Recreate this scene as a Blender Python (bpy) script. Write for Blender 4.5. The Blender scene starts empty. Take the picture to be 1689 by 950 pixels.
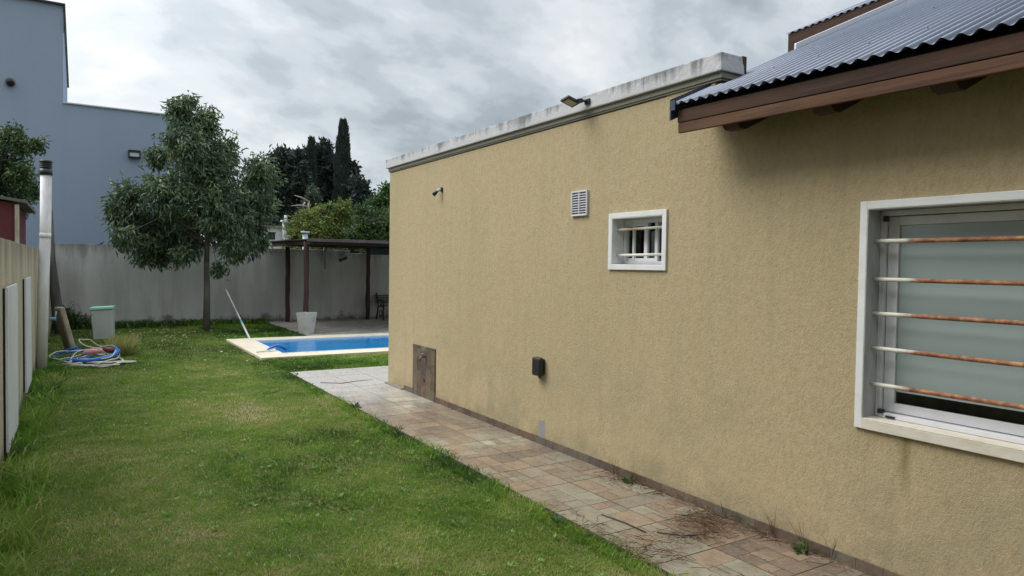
import bpy, bmesh, math, random
import numpy as np
from mathutils import Vector, Matrix
R = math.radians
random.seed(7)
rng = np.random.default_rng(11)
scene = bpy.context.scene

# ------------------------------------------------------------------ camera
cam_d = bpy.data.cameras.new('camera')
cam = bpy.data.objects.new('camera', cam_d)
scene.collection.objects.link(cam)
r_ = Vector((0.8485093, -0.52896927, 0.01494917))
u_ = Vector((0.00369246, 0.03416727, 0.99940931))
f_ = Vector((0.52916758, 0.84795289, -0.03094444))
M = Matrix((r_, u_, -f_)).transposed().to_4x4()
M.translation = Vector((0, 0, 1.6))
cam.matrix_world = M
cam_d.sensor_width = 36
cam_d.lens = 1150 / 1689 * 36
cam_d.clip_start = 0.05
cam_d.clip_end = 2000
scene.camera = cam

# ------------------------------------------------------------------ world: broken overcast
SUN_EL, SUN_AZ = R(50), R(-52)          # azimuth from +Y towards +X
world = bpy.data.worlds.new('World')
scene.world = world
world.use_nodes = True
nt = world.node_tree
for n in list(nt.nodes):
    nt.nodes.remove(n)
def N(t, nt_=None, **k):
    n = (nt_ or nt).nodes.new(t)
    for a, b in k.items():
        setattr(n, a, b)
    return n
def math_n(nt_, op, a, b=None, clamp=False):
    n = nt_.nodes.new('ShaderNodeMath'); n.operation = op; n.use_clamp = clamp
    for i, v in enumerate((a, b)):
        if v is None: continue
        if hasattr(v, 'node'): nt_.links.new(v, n.inputs[i])
        else: n.inputs[i].default_value = v
    return n.outputs[0]
def ramp(nt_, fac, stops, mode='LINEAR'):
    n = nt_.nodes.new('ShaderNodeValToRGB')
    cr = n.color_ramp; cr.interpolation = mode
    while len(cr.elements) > 1: cr.elements.remove(cr.elements[-1])
    cr.elements[0].position = stops[0][0]
    c = stops[0][1]; cr.elements[0].color = (*c, 1) if len(c) == 3 else c
    for p, c in stops[1:]:
        e = cr.elements.new(p); e.color = (*c, 1) if len(c) == 3 else c
    nt_.links.new(fac, n.inputs[0])
    return n.outputs[0]
def mixc(nt_, fac, a, b, blend='MIX'):
    n = nt_.nodes.new('ShaderNodeMix'); n.data_type = 'RGBA'; n.blend_type = blend
    for i, v in ((0, fac), (6, a), (7, b)):
        if hasattr(v, 'node'): nt_.links.new(v, n.inputs[i])
        elif i == 0: n.inputs[0].default_value = v
        else: n.inputs[i].default_value = (*v, 1)
    return n.outputs[2]
def noise(nt_, vec, scale, detail=4, rough=.55, dist=0, mapping=None):
    if mapping:
        mp = nt_.nodes.new('ShaderNodeMapping')
        mp.inputs['Scale'].default_value = mapping
        nt_.links.new(vec, mp.inputs[0]); vec = mp.outputs[0]
    n = nt_.nodes.new('ShaderNodeTexNoise')
    n.inputs['Scale'].default_value = scale
    n.inputs['Detail'].default_value = detail
    n.inputs['Roughness'].default_value = rough
    n.inputs['Distortion'].default_value = dist
    nt_.links.new(vec, n.inputs['Vector'])
    return n.outputs['Fac']
tc = N('ShaderNodeTexCoord')
sep = N('ShaderNodeSeparateXYZ'); nt.links.new(tc.outputs['Generated'], sep.inputs[0])
zz = math_n(nt, 'ADD', math_n(nt, 'MAXIMUM', sep.outputs[2], 0.0), 0.52)
comb = N('ShaderNodeCombineXYZ')
nt.links.new(math_n(nt, 'DIVIDE', sep.outputs[0], zz), comb.inputs[0])
nt.links.new(math_n(nt, 'DIVIDE', sep.outputs[1], zz), comb.inputs[1])
mp = N('ShaderNodeMapping'); mp.inputs['Location'].default_value = (3.1, 1.7, 0.4); mp.inputs['Rotation'].default_value = (0, 0, R(30))
mp.inputs['Scale'].default_value = (0.8, 1.15, 1)
nt.links.new(comb.outputs[0], mp.inputs[0])
big = noise(nt, mp.outputs[0], 3.5, 9, .52, .15)
sml = noise(nt, mp.outputs[0], 6.5, 6, .55, .3)
cf = math_n(nt, 'ADD', math_n(nt, 'MULTIPLY', big, 0.80), math_n(nt, 'MULTIPLY', sml, 0.20))
cloud = ramp(nt, cf, [(.34, (.31, .355, .385)), (.43, (.39, .44, .48)), (.49, (.50, .555, .595)),
                      (.54, (.615, .67, .71)), (.60, (.76, .80, .825)), (.68, (.90, .915, .93))], 'EASE')
# overcast: the dome is brighter overhead and in the direction of the hidden sun, darker behind
sv = (math.sin(SUN_AZ) * math.cos(SUN_EL), math.cos(SUN_AZ) * math.cos(SUN_EL), math.sin(SUN_EL))
dp = N('ShaderNodeVectorMath', operation='DOT_PRODUCT'); nt.links.new(tc.outputs['Generated'], dp.inputs[0]); dp.inputs[1].default_value = sv
lobe = math_n(nt, 'MULTIPLY', math_n(nt, 'POWER', math_n(nt, 'MAXIMUM', dp.outputs['Value'], 0.0), 4.0), 1.3)
high = math_n(nt, 'MULTIPLY', math_n(nt, 'MAXIMUM', math_n(nt, 'SUBTRACT', sep.outputs[2], 0.34), 0.0), 2.0)
glow = math_n(nt, 'ADD', math_n(nt, 'ADD', lobe, high), 0.60)
sky = N('ShaderNodeTexSky', sky_type='NISHITA', sun_disc=False, sun_elevation=SUN_EL, sun_rotation=SUN_AZ)
sky.air_density = 1.0; sky.dust_density = 2.0
vs = N('ShaderNodeVectorMath', operation='SCALE'); nt.links.new(cloud, vs.inputs[0]); nt.links.new(math_n(nt, 'MULTIPLY', glow, 10.0), vs.inputs['Scale'])
mix = mixc(nt, .93, sky.outputs[0], vs.outputs[0])
bg = N('ShaderNodeBackground'); bg.inputs['Strength'].default_value = 0.1
nt.links.new(mix, bg.inputs[0])
wo = N('ShaderNodeOutputWorld'); nt.links.new(bg.outputs[0], wo.inputs[0])

sun_d = bpy.data.lights.new('sun', 'SUN'); sun_d.energy = 1.6; sun_d.angle = R(34); sun_d.color = (1, .96, .90)
sun = bpy.data.objects.new('sun', sun_d); scene.collection.objects.link(sun)
sun.rotation_euler = Vector(sv).to_track_quat('Z', 'Y').to_euler()
sun.location = (0, 0, 20)

scene.render.engine = 'CYCLES'
scene.view_settings.view_transform = 'Standard'
scene.view_settings.look = 'None'
scene.view_settings.gamma = 1
scene.view_settings.exposure = 0.75

# ------------------------------------------------------------------ materials
def mat(name, color, rough=.7, metal=0, bump=None, var=None, spec=.5, extra=None, coord='Object', transl=0):
    """var = list of (noise scale, mapping, amount, colour); bump = (scale, strength, distance)"""
    m = bpy.data.materials.new(name); m.use_nodes = True
    t = m.node_tree; b = t.nodes['Principled BSDF']
    b.inputs['Roughness'].default_value = rough; b.inputs['Metallic'].default_value = metal
    b.inputs['Specular IOR Level'].default_value = spec
    tcn = t.nodes.new('ShaderNodeTexCoord'); v = tcn.outputs[coord]
    c = t.nodes.new('ShaderNodeRGB'); c.outputs[0].default_value = (*color, 1); c = c.outputs[0]
    for (sc, mp_, lo, hi, col) in (var or []):
        f = noise(t, v, sc, 5, .6, 0, mp_)
        f = math_n(t, 'MULTIPLY', math_n(t, 'SUBTRACT', f, lo), 1 / (hi - lo), True)
        c = mixc(t, f, c, col)
    if extra: c = extra(t, c, v)
    t.links.new(c, b.inputs['Base Color'])
    if bump:
        hsum = None
        for (sc, st, mp_) in bump[0]:
            f = math_n(t, 'MULTIPLY', noise(t, v, sc, 3, .6, 0, mp_), st)
            hsum = f if hsum is None else math_n(t, 'ADD', hsum, f)
        bn = t.nodes.new('ShaderNodeBump'); bn.inputs['Distance'].default_value = bump[1]; bn.inputs['Strength'].default_value = 1
        t.links.new(hsum, bn.inputs['Height']); t.links.new(bn.outputs[0], b.inputs['Normal'])
    return m
def attr_mat(name, stops, rough=.6, transl=.25, extra_noise=None, spec=.3, attr='tint'):
    m = bpy.data.materials.new(name); m.use_nodes = True
    t = m.node_tree; b = t.nodes['Principled BSDF']
    a = t.nodes.new('ShaderNodeAttribute'); a.attribute_name = attr
    c = ramp(t, a.outputs['Fac'], stops)
    b.inputs['Roughness'].default_value = rough; b.inputs['Specular IOR Level'].default_value = spec
    t.links.new(c, b.inputs['Base Color'])
    if transl:
        tr = t.nodes.new('ShaderNodeBsdfTranslucent'); t.links.new(c, tr.inputs[0])
        mx = t.nodes.new('ShaderNodeMixShader'); mx.inputs[0].default_value = transl
        t.links.new(b.outputs[0], mx.inputs[1]); t.links.new(tr.outputs[0], mx.inputs[2])
        t.links.new(mx.outputs[0], t.nodes['Material Output'].inputs[0])
    return m

def z_mask(t, v, lo, hi):     # 0 below lo .. 1 above hi (object space z)
    s = t.nodes.new('ShaderNodeSeparateXYZ'); t.links.new(v, s.inputs[0])
    return math_n(t, 'MULTIPLY', math_n(t, 'SUBTRACT', s.outputs[2], lo), 1 / (hi - lo), True)

def stucco_extra(t, c, v):
    # damp tide mark near the ground, broken up by noise, and streaks of grime
    low = math_n(t, 'SUBTRACT', 1.0, z_mask(t, v, .05, 1.1))
    n = noise(t, v, 2.2, 5, .65)
    n = math_n(t, 'MULTIPLY', math_n(t, 'SUBTRACT', n, .46), 5.0, True)
    f = math_n(t, 'MULTIPLY', math_n(t, 'MULTIPLY', low, n), .75)
    c = mixc(t, f, c, (.27, .24, .15))
    st = noise(t, v, 3.2, 4, .6, 0, (1, 2.6, .22))
    st = math_n(t, 'MULTIPLY', math_n(t, 'SUBTRACT', st, .52), 4.0, True)
    c = mixc(t, math_n(t, 'MULTIPLY', st, .30), c, (.30, .26, .165))
    sp_ = math_n(t, 'SUBTRACT', 1.0, z_mask(t, v, .08, .26))
    nn = math_n(t, 'MULTIPLY', math_n(t, 'SUBTRACT', noise(t, v, 7, 5, .7), .42), 4.0, True)
    c = mixc(t, math_n(t, 'MULTIPLY', math_n(t, 'MULTIPLY', sp_, nn), .6), c, (.22, .18, .11))
    # run-off stain under the window sill
    s = t.nodes.new('ShaderNodeSeparateXYZ'); t.links.new(v, s.inputs[0])
    wob = math_n(t, 'MULTIPLY', math_n(t, 'SUBTRACT', noise(t, v, 6, 2, .5), .5), .04)
    d = math_n(t, 'ABSOLUTE', math_n(t, 'ADD', math_n(t, 'SUBTRACT', s.outputs[1], 1.885), wob))
    g = math_n(t, 'SUBTRACT', 1.0, math_n(t, 'MULTIPLY', d, 26.0), True)
    top = math_n(t, 'MULTIPLY', math_n(t, 'MULTIPLY', math_n(t, 'SUBTRACT', s.outputs[2], .46), 5.0, True),
                 math_n(t, 'LESS_THAN', s.outputs[2], .78))
    c = mixc(t, math_n(t, 'MULTIPLY', math_n(t, 'MULTIPLY', g, top), .85), c, (.20, .165, .07))
    # grey cement patch low on the wall
    dy = math_n(t, 'ABSOLUTE', math_n(t, 'ADD', math_n(t, 'SUBTRACT', s.outputs[1], 5.07), wob))
    dz = math_n(t, 'ABSOLUTE', math_n(t, 'SUBTRACT', s.outputs[2], .16))
    p = math_n(t, 'MULTIPLY', math_n(t, 'LESS_THAN', dy, .05), math_n(t, 'LESS_THAN', dz, .075))
    return mixc(t, math_n(t, 'MULTIPLY', p, .9), c, (.25, .25, .26))
M_stucco = mat('yellow_stucco', (.445, .358, .22), .92, bump=([(80, .6, (1, 1, .7)), (210, .5, None), (8, .4, (1, 1, .3)), (28, .6, (1, 1, .5))], .008),
               var=[(1.1, (1, 1, .5), .40, .72, (.40, .325, .195)), (45, (1, 1, .6), .45, .8, (.365, .28, .155))], extra=stucco_extra, spec=.2)
def cap_extra(t, c, v):
    n = noise(t, v, 9, 5, .7, 0, (1, 1, .06))
    n2 = noise(t, v, 2.3, 3, .6)
    zt = z_mask(t, v, 2.865, 2.985)
    f = math_n(t, 'ADD', math_n(t, 'MULTIPLY', zt, .42), math_n(t, 'MULTIPLY', math_n(t, 'SUBTRACT', n, .5), 1.6))
    f = math_n(t, 'ADD', f, math_n(t, 'MULTIPLY', math_n(t, 'SUBTRACT', n2, .5), .9))
    f = math_n(t, 'MULTIPLY', math_n(t, 'SUBTRACT', f, .20), 3.0, True)
    return mixc(t, math_n(t, 'MULTIPLY', f, .85), c, (.12, .12, .13))
M_cap = mat('weathered_white_render', (.48, .48, .485), .85, bump=([(30, .5, None)], .01), var=[(5, None, .4, .8, (.42, .42, .43))], extra=cap_extra)
M_ledge = mat('grey_ledge', (.20, .19, .15), .9, bump=([(40, .5, None)], .01), var=[(4, None, .4, .7, (.18, .18, .16))])
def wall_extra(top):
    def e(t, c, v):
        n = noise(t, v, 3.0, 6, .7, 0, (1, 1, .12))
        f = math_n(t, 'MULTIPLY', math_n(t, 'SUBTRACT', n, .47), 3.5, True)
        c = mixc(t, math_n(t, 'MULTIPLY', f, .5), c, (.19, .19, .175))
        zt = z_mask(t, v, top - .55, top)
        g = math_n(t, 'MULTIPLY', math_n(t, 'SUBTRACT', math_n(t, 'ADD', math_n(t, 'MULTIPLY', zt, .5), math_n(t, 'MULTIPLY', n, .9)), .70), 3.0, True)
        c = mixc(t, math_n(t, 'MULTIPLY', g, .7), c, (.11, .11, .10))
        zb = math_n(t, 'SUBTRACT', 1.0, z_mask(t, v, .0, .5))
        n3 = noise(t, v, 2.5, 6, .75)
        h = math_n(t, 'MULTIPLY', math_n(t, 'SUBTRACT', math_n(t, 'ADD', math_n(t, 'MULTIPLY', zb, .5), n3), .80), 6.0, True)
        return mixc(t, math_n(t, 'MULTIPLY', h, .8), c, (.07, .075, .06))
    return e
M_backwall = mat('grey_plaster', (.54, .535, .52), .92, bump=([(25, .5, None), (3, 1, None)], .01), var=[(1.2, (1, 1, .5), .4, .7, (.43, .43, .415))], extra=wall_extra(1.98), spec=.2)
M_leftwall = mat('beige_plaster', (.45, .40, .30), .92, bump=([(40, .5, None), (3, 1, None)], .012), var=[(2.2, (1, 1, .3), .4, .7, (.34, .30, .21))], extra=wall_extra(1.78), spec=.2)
M_blue = mat('blue_grey_render', (.29, .345, .45), .85, bump=([(6, .4, None)], .01), var=[(.25, None, .35, .75, (.265, .32, .42)), (1.0, (1, 1, .2), .5, .8, (.27, .325, .42))], spec=.2)
M_trim = mat('white_window_paint', (.66, .66, .65), .55, bump=([(20, .4, None)], .004), var=[(6, (1, 1, 2), .5, .85, (.55, .54, .50))])
M_sill = mat('white_sill_paint', (.62, .58, .50), .6, bump=([(20, .4, None)], .004), var=[(5, (1, 1, 2), .45, .75, (.50, .42, .31)), (14, None, .6, .8, (.42, .38, .32))])
M_alu = mat('white_aluminium', (.62, .62, .64), .35, var=[(7, None, .5, .8, (.52, .52, .53))])
M_reveal = mat('grey_reveal', (.40, .40, .40), .7, var=[(7, (1, 1, .3), .45, .75, (.25, .25, .25))])
M_black = mat('black_plastic', (.012, .013, .016), .45, var=[(12, None, .5, .8, (.03, .03, .03))])
M_darkmetal = mat('dark_metal', (.03, .032, .036), .4, .5)
def rust_extra(t, c, v):
    s = t.nodes.new('ShaderNodeSeparateXYZ'); t.links.new(v, s.inputs[0])
    y = math_n(t, 'MULTIPLY', math_n(t, 'SUBTRACT', 2.06, s.outputs[1]), 2.2)
    n = noise(t, v, 10, 6, .7, 0, (1, .5, 1))
    f = math_n(t, 'MULTIPLY', math_n(t, 'SUBTRACT', math_n(t, 'ADD', math_n(t, 'MINIMUM', y, .52), n), .70), 5.0, True)
    n2 = noise(t, v, 22, 4, .7)
    rc = ramp(t, n2, [(.3, (.10, .035, .018)), (.5, (.26, .10, .045)), (.65, (.40, .20, .09)), (.82, (.48, .34, .20))])
    return mixc(t, f, c, rc)
M_rustbar = mat('rusty_white_bar', (.58, .56, .49), .7, bump=([(60, .5, None)], .004), extra=rust_extra)
def rust2(t, c, v):
    s = t.nodes.new('ShaderNodeSeparateXYZ'); t.links.new(v, s.inputs[0])
    d = math_n(t, 'ABSOLUTE', math_n(t, 'SUBTRACT', s.outputs[1], 3.98))
    g = math_n(t, 'MULTIPLY', math_n(t, 'SUBTRACT', 1.0, math_n(t, 'MULTIPLY', d, 7.0), True), math_n(t, 'GREATER_THAN', s.outputs[2], 1.8))
    return mixc(t, math_n(t, 'MULTIPLY', g, .9), c, (.36, .18, .07))
M_bar2 = mat('cream_bar', (.62, .59, .50), .6, extra=rust2)
def blind_extra(t, c, v):
    s = t.nodes.new('ShaderNodeSeparateXYZ'); t.links.new(v, s.inputs[0])
    w = math_n(t, 'SINE', math_n(t, 'MULTIPLY', s.outputs[2], 33.0))
    return mixc(t, math_n(t, 'MULTIPLY', math_n(t, 'ADD', w, 1.0), .5), c, (.25, .30, .295))
M_blind = mat('frosted_blind', (.34, .40, .39), .16, var=[(2.5, (1, .5, 3), .4, .8, (.31, .36, .355))], extra=blind_extra)
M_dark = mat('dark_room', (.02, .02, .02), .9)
def glass_mat():
    m = bpy.data.materials.new('window_glass'); m.use_nodes = True
    t = m.node_tree; t.nodes.remove(t.nodes['Principled BSDF'])
    tr = t.nodes.new('ShaderNodeBsdfTransparent'); gl = t.nodes.new('ShaderNodeBsdfGlossy'); gl.inputs['Roughness'].default_value = .02
    tr.inputs[0].default_value = (.85, .9, .9, 1)
    fr = t.nodes.new('ShaderNodeFresnel'); fr.inputs[0].default_value = 1.5
    mx = t.nodes.new('ShaderNodeMixShader'); t.links.new(fr.outputs[0], mx.inputs[0])
    t.links.new(tr.outputs[0], mx.inputs[1]); t.links.new(gl.outputs[0], mx.inputs[2])
    t.links.new(mx.outputs[0], t.nodes['Material Output'].inputs[0]); return m
M_glass = glass_mat()
M_tin = mat('galvanised_tin', (.085, .10, .14), .36, .35, var=[(3, (.3, 1, 1), .4, .75, (.065, .078, .11)), (30, None, .62, .75, (.14, .15, .19))])
M_flash = mat('light_flashing', (.60, .60, .64), .4, .3)
M_screw = mat('screw_head', (.16, .17, .20), .5, .3)
M_navy = mat('dark_flashing', (.035, .05, .075), .45, .3)
M_fascia = mat('stained_fascia', (.048, .026, .018), .75, bump=([(12, .6, (1, .08, 1)), (60, .3, (1, .05, 1))], .006),
               var=[(5, (1, .25, 2), .42, .72, (.075, .039, .024)), (14, (1, .1, 2), .5, .75, (.03, .015, .011))], spec=.2)
M_fascia2 = mat('stained_fascia_warm', (.10, .046, .024), .7, bump=([(12, .6, (1, .08, 1)), (60, .3, (1, .05, 1))], .006), var=[(4, (1, .25, 2), .42, .72, (.145, .075, .035)), (14, (1, .1, 2), .5, .75, (.05, .024, .015)), (2, (1, .5, 1), .5, .8, (.05, .024, .016))], spec=.25)
M_rafter = mat('dark_rafter', (.045, .022, .014), .8)
M_post = mat('rough_timber', (.040, .022, .017), .85, bump=([(14, .8, (1, 1, .1))], .02), var=[(9, (1, 1, .15), .4, .7, (.07, .038, .03))])
M_greypole = mat('grey_timber', (.11, .105, .095), .9, bump=([(14, .8, (1, 1, .1))], .02), var=[(9, (1, 1, .15), .4, .7, (.05, .046, .04))])
M_greypole2 = mat('dark_grey_timber', (.05, .047, .042), .9, bump=([(14, .8, (1, 1, .1))], .02), var=[(9, (1, 1, .15), .4, .7, (.09, .085, .075))])
M_shade = mat('pergola_sheet', (.075, .06, .055), .8, var=[(4, None, .4, .7, (.12, .10, .09))])
M_white = mat('white_plastic', (.62, .62, .64), .45, var=[(4, None, .5, .8, (.50, .50, .50))])
M_pipe = mat('white_pipe', (.68, .67, .69), .65, var=[(5, (1, 1, .3), .5, .75, (.45, .43, .40))], extra=lambda t, c, v: mixc(t, math_n(t, 'MULTIPLY', math_n(t, 'SUBTRACT', 1.0, z_mask(t, v, 0, .7)), .35), c, (.36, .33, .27)))
M_panel = mat('white_board', (.60, .61, .63), .55, bump=([(10, .5, None)], .006), var=[(3, (1, 1, .5), .45, .75, (.47, .48, .50))])
M_pot = mat('white_planter', (.50, .50, .48), .6, var=[(8, None, .5, .75, (.34, .34, .31))])
M_mint = mat('mint_lid', (.22, .47, .37), .5)
M_bin = mat('grey_white_bin', (.42, .45, .43), .5, var=[(4, None, .5, .8, (.34, .36, .34))])
M_beige = mat('faded_cushion', (.36, .31, .23), .8, bump=([(15, .5, None)], .01), var=[(5, None, .4, .7, (.22, .19, .14))])
M_beige2 = mat('worn_backing', (.17, .15, .11), .9)
M_hose = mat('pale_hose', (.50, .48, .42), .5)
M_bluehose = mat('blue_hose', (.015, .12, .42), .35)
M_pink = mat('pink_float', (.72, .30, .32), .45)
M_redfloat = mat('dark_red_float', (.16, .03, .03), .5)
M_ltblue = mat('light_blue_pipe', (.16, .33, .40), .5)
M_red = mat('red_shed_wall', (.115, .018, .022), .7, var=[(3, None, .4, .7, (.085, .015, .02))])
M_shedroof = mat('shed_roof', (.11, .10, .095), .8)
M_cream = mat('cream_trim', (.40, .37, .30), .8, var=[(6, (1, 1, .2), .45, .7, (.22, .19, .14))])
M_house2 = mat('far_white_wall', (.55, .56, .57), .8)
M_fluewhite = mat('pale_flue', (.50, .55, .60), .5)
M_conc = mat('patio_concrete', (.20, .18, .15), .8, bump=([(20, .6, None)], .01), var=[(2.2, None, .4, .65, (.30, .285, .25)), (7, None, .5, .7, (.12, .115, .095))])
M_cope = mat('cream_coping', (.56, .50, .38), .75, bump=([(40, .5, None)], .005), var=[(4, None, .42, .7, (.47, .41, .30)), (30, None, .5, .75, (.62, .57, .47))])
M_liner = mat('white_pool_edge', (.70, .72, .74), .4)
def water_mat():
    m = mat('pool_water', (.005, .15, .39), .12, spec=.3, bump=([(2.2, .7, None), (9, .3, None)], .012), var=[(.9, (.3, 1.6, 1), .40, .65, (.010, .20, .46))])
    return m
M_water = water_mat()
M_bench = mat('dark_iron', (.02, .022, .024), .6, .4)
M_slat = mat('grey_slats', (.10, .10, .10), .8)
M_bark = mat('tree_bark', (.10, .085, .07), .9, bump=([(20, .8, (1, 1, .25))], .02), var=[(8, (1, 1, .3), .4, .7, (.16, .14, .12))])
M_barkdark = mat('dark_bark', (.05, .04, .033), .9)
M_deadwood = mat('pale_dead_wood', (.33, .28, .26), .9)
def tile_mat(name, rough, dark=1.0):
    m = bpy.data.materials.new(name); m.use_nodes = True
    t = m.node_tree; b = t.nodes['Principled BSDF']
    a = t.nodes.new('ShaderNodeAttribute'); a.attribute_name = 'tint'
    d = dark
    c = ramp(t, a.outputs['Fac'], [(0, (.105*d, .08*d, .065*d)), (.2, (.15*d, .11*d, .085*d)), (.38, (.20*d, .14*d, .10*d)), (.50, (.26*d, .188*d, .130*d)),
                                  (.60, (.19*d, .165*d, .125*d)), (.76, (.24*d, .225*d, .17*d)), (.9, (.30*d, .28*d, .205*d)), (1, (.40*d, .36*d, .25*d))])
    tc_ = t.nodes.new('ShaderNodeTexCoord'); v = tc_.outputs['Object']
    n = noise(t, v, 3.2, 5, .65, .6, (1, 2, 1)); n = math_n(t, 'MULTIPLY', math_n(t, 'SUBTRACT', n, .47), 4, True)
    c = mixc(t, math_n(t, 'MULTIPLY', n, .6), c, (.245*d, .152*d, .098*d))
    n = noise(t, v, 11, 6, .7); n = math_n(t, 'MULTIPLY', math_n(t, 'SUBTRACT', n, .45), 3, True)
    c = mixc(t, math_n(t, 'MULTIPLY', n, .8), c, (.10*d, .085*d, .07*d))
    n = noise(t, v, 34, 6, .75); n = math_n(t, 'MULTIPLY', math_n(t, 'SUBTRACT', n, .5), 4, True)
    c = mixc(t, math_n(t, 'MULTIPLY', n, .45), c, (.40*d, .35*d, .27*d))
    n = noise(t, v, 5.5, 5, .7, .4); n = math_n(t, 'MULTIPLY', math_n(t, 'SUBTRACT', n, .52), 5, True)
    c = mixc(t, math_n(t, 'MULTIPLY', n, .5), c, (.14*d, .105*d, .085*d))
    n = noise(t, v, 1.3, 4, .6); n = math_n(t, 'MULTIPLY', math_n(t, 'SUBTRACT', n, .5), 4, True)
    c = mixc(t, math_n(t, 'MULTIPLY', n, .3), c, (.26*d, .25*d, .19*d))
    t.links.new(c, b.inputs['Base Color'])
    if dark > .9:      # grazing sky sheen put into the tile colour towards the pool end
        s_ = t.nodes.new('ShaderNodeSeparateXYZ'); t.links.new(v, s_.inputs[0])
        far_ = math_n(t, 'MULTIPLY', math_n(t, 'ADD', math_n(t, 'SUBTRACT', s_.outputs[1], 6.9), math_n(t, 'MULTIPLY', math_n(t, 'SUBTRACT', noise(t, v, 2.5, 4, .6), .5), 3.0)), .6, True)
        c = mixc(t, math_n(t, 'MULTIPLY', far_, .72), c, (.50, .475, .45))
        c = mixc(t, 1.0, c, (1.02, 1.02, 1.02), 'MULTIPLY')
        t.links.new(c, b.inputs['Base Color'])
    n = noise(t, v, 25, 3, .6); b.inputs['Specular IOR Level'].default_value = .8 if dark > .9 else .15
    t.links.new(math_n(t, 'ADD', math_n(t, 'MULTIPLY', n, .25), rough - .12), b.inputs['Roughness'])
    bn = t.nodes.new('ShaderNodeBump'); bn.inputs['Distance'].default_value = .004
    t.links.new(noise(t, v, 18, 4, .6), bn.inputs['Height']); t.links.new(bn.outputs[0], b.inputs['Normal'])
    return m
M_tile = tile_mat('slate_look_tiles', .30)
M_skirt = tile_mat('slate_look_skirting', .7, .62)
M_grout = mat('grout', (.075, .066, .054), .9)
def soil_mat():
    m = mat('lawn_soil', (.09, .12, .03), .95, bump=([(60, .8, None), (9, .7, None)], .03),
            var=[(1.4, None, .42, .68, (.15, .14, .06)), (22, None, .42, .7, (.06, .075, .02)), (5, None, .55, .75, (.20, .17, .08))], spec=.1)
    return m
M_soil = soil_mat()
M_blade = attr_mat('grass_blades', [(0, (.04, .09, .016)), (.33, (.12, .235, .028)), (.6, (.225, .328, .056)), (.8, (.37, .38, .13)), (1, (.56, .48, .29))], .7, .45)
M_leaf = attr_mat('ash_leaves', [(0, (.04, .075, .048)), (.45, (.085, .14, .075)), (.8, (.165, .23, .11)), (1, (.28, .33, .15))], .40, .32, spec=.5)
M_leafL = attr_mat('green_leaves', [(0, (.024, .052, .022)), (.5, (.055, .10, .034)), (1, (.12, .18, .05))], .5, .25, spec=.4)
M_leafDark = attr_mat('cypress_leaves', [(0, (.024, .036, .038)), (.6, (.045, .064, .058)), (1, (.07, .095, .078))], .75, .08)  # bluish grey of distant haze is mixed into these leaf colours
M_leafPine = attr_mat('grey_green_needles', [(0, (.03, .05, .035)), (.6, (.07, .10, .065)), (1, (.13, .16, .10))], .7, .15)
M_leafYel = attr_mat('yellow_green_leaves', [(0, (.05, .10, .024)), (.45, (.12, .18, .04)), (.8, (.25, .27, .08)), (1, (.30, .20, .11))], .55, .3)
M_leafGrn = attr_mat('bright_green_leaves', [(0, (.025, .06, .020)), (.6, (.065, .14, .038)), (1, (.13, .22, .06))], .55, .25)
M_clover = attr_mat('clover_leaves', [(0, (.09, .19, .04)), (1, (.22, .36, .09))], .55, .35)
M_dry = attr_mat('dry_stalks', [(0, (.05, .03, .02)), (.5, (.13, .075, .04)), (1, (.28, .19, .11))], .85, .1)
M_fallen = attr_mat('fallen_leaves', [(0, (.25, .22, .06)), (1, (.45, .42, .25))], .7, .2)

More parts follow.
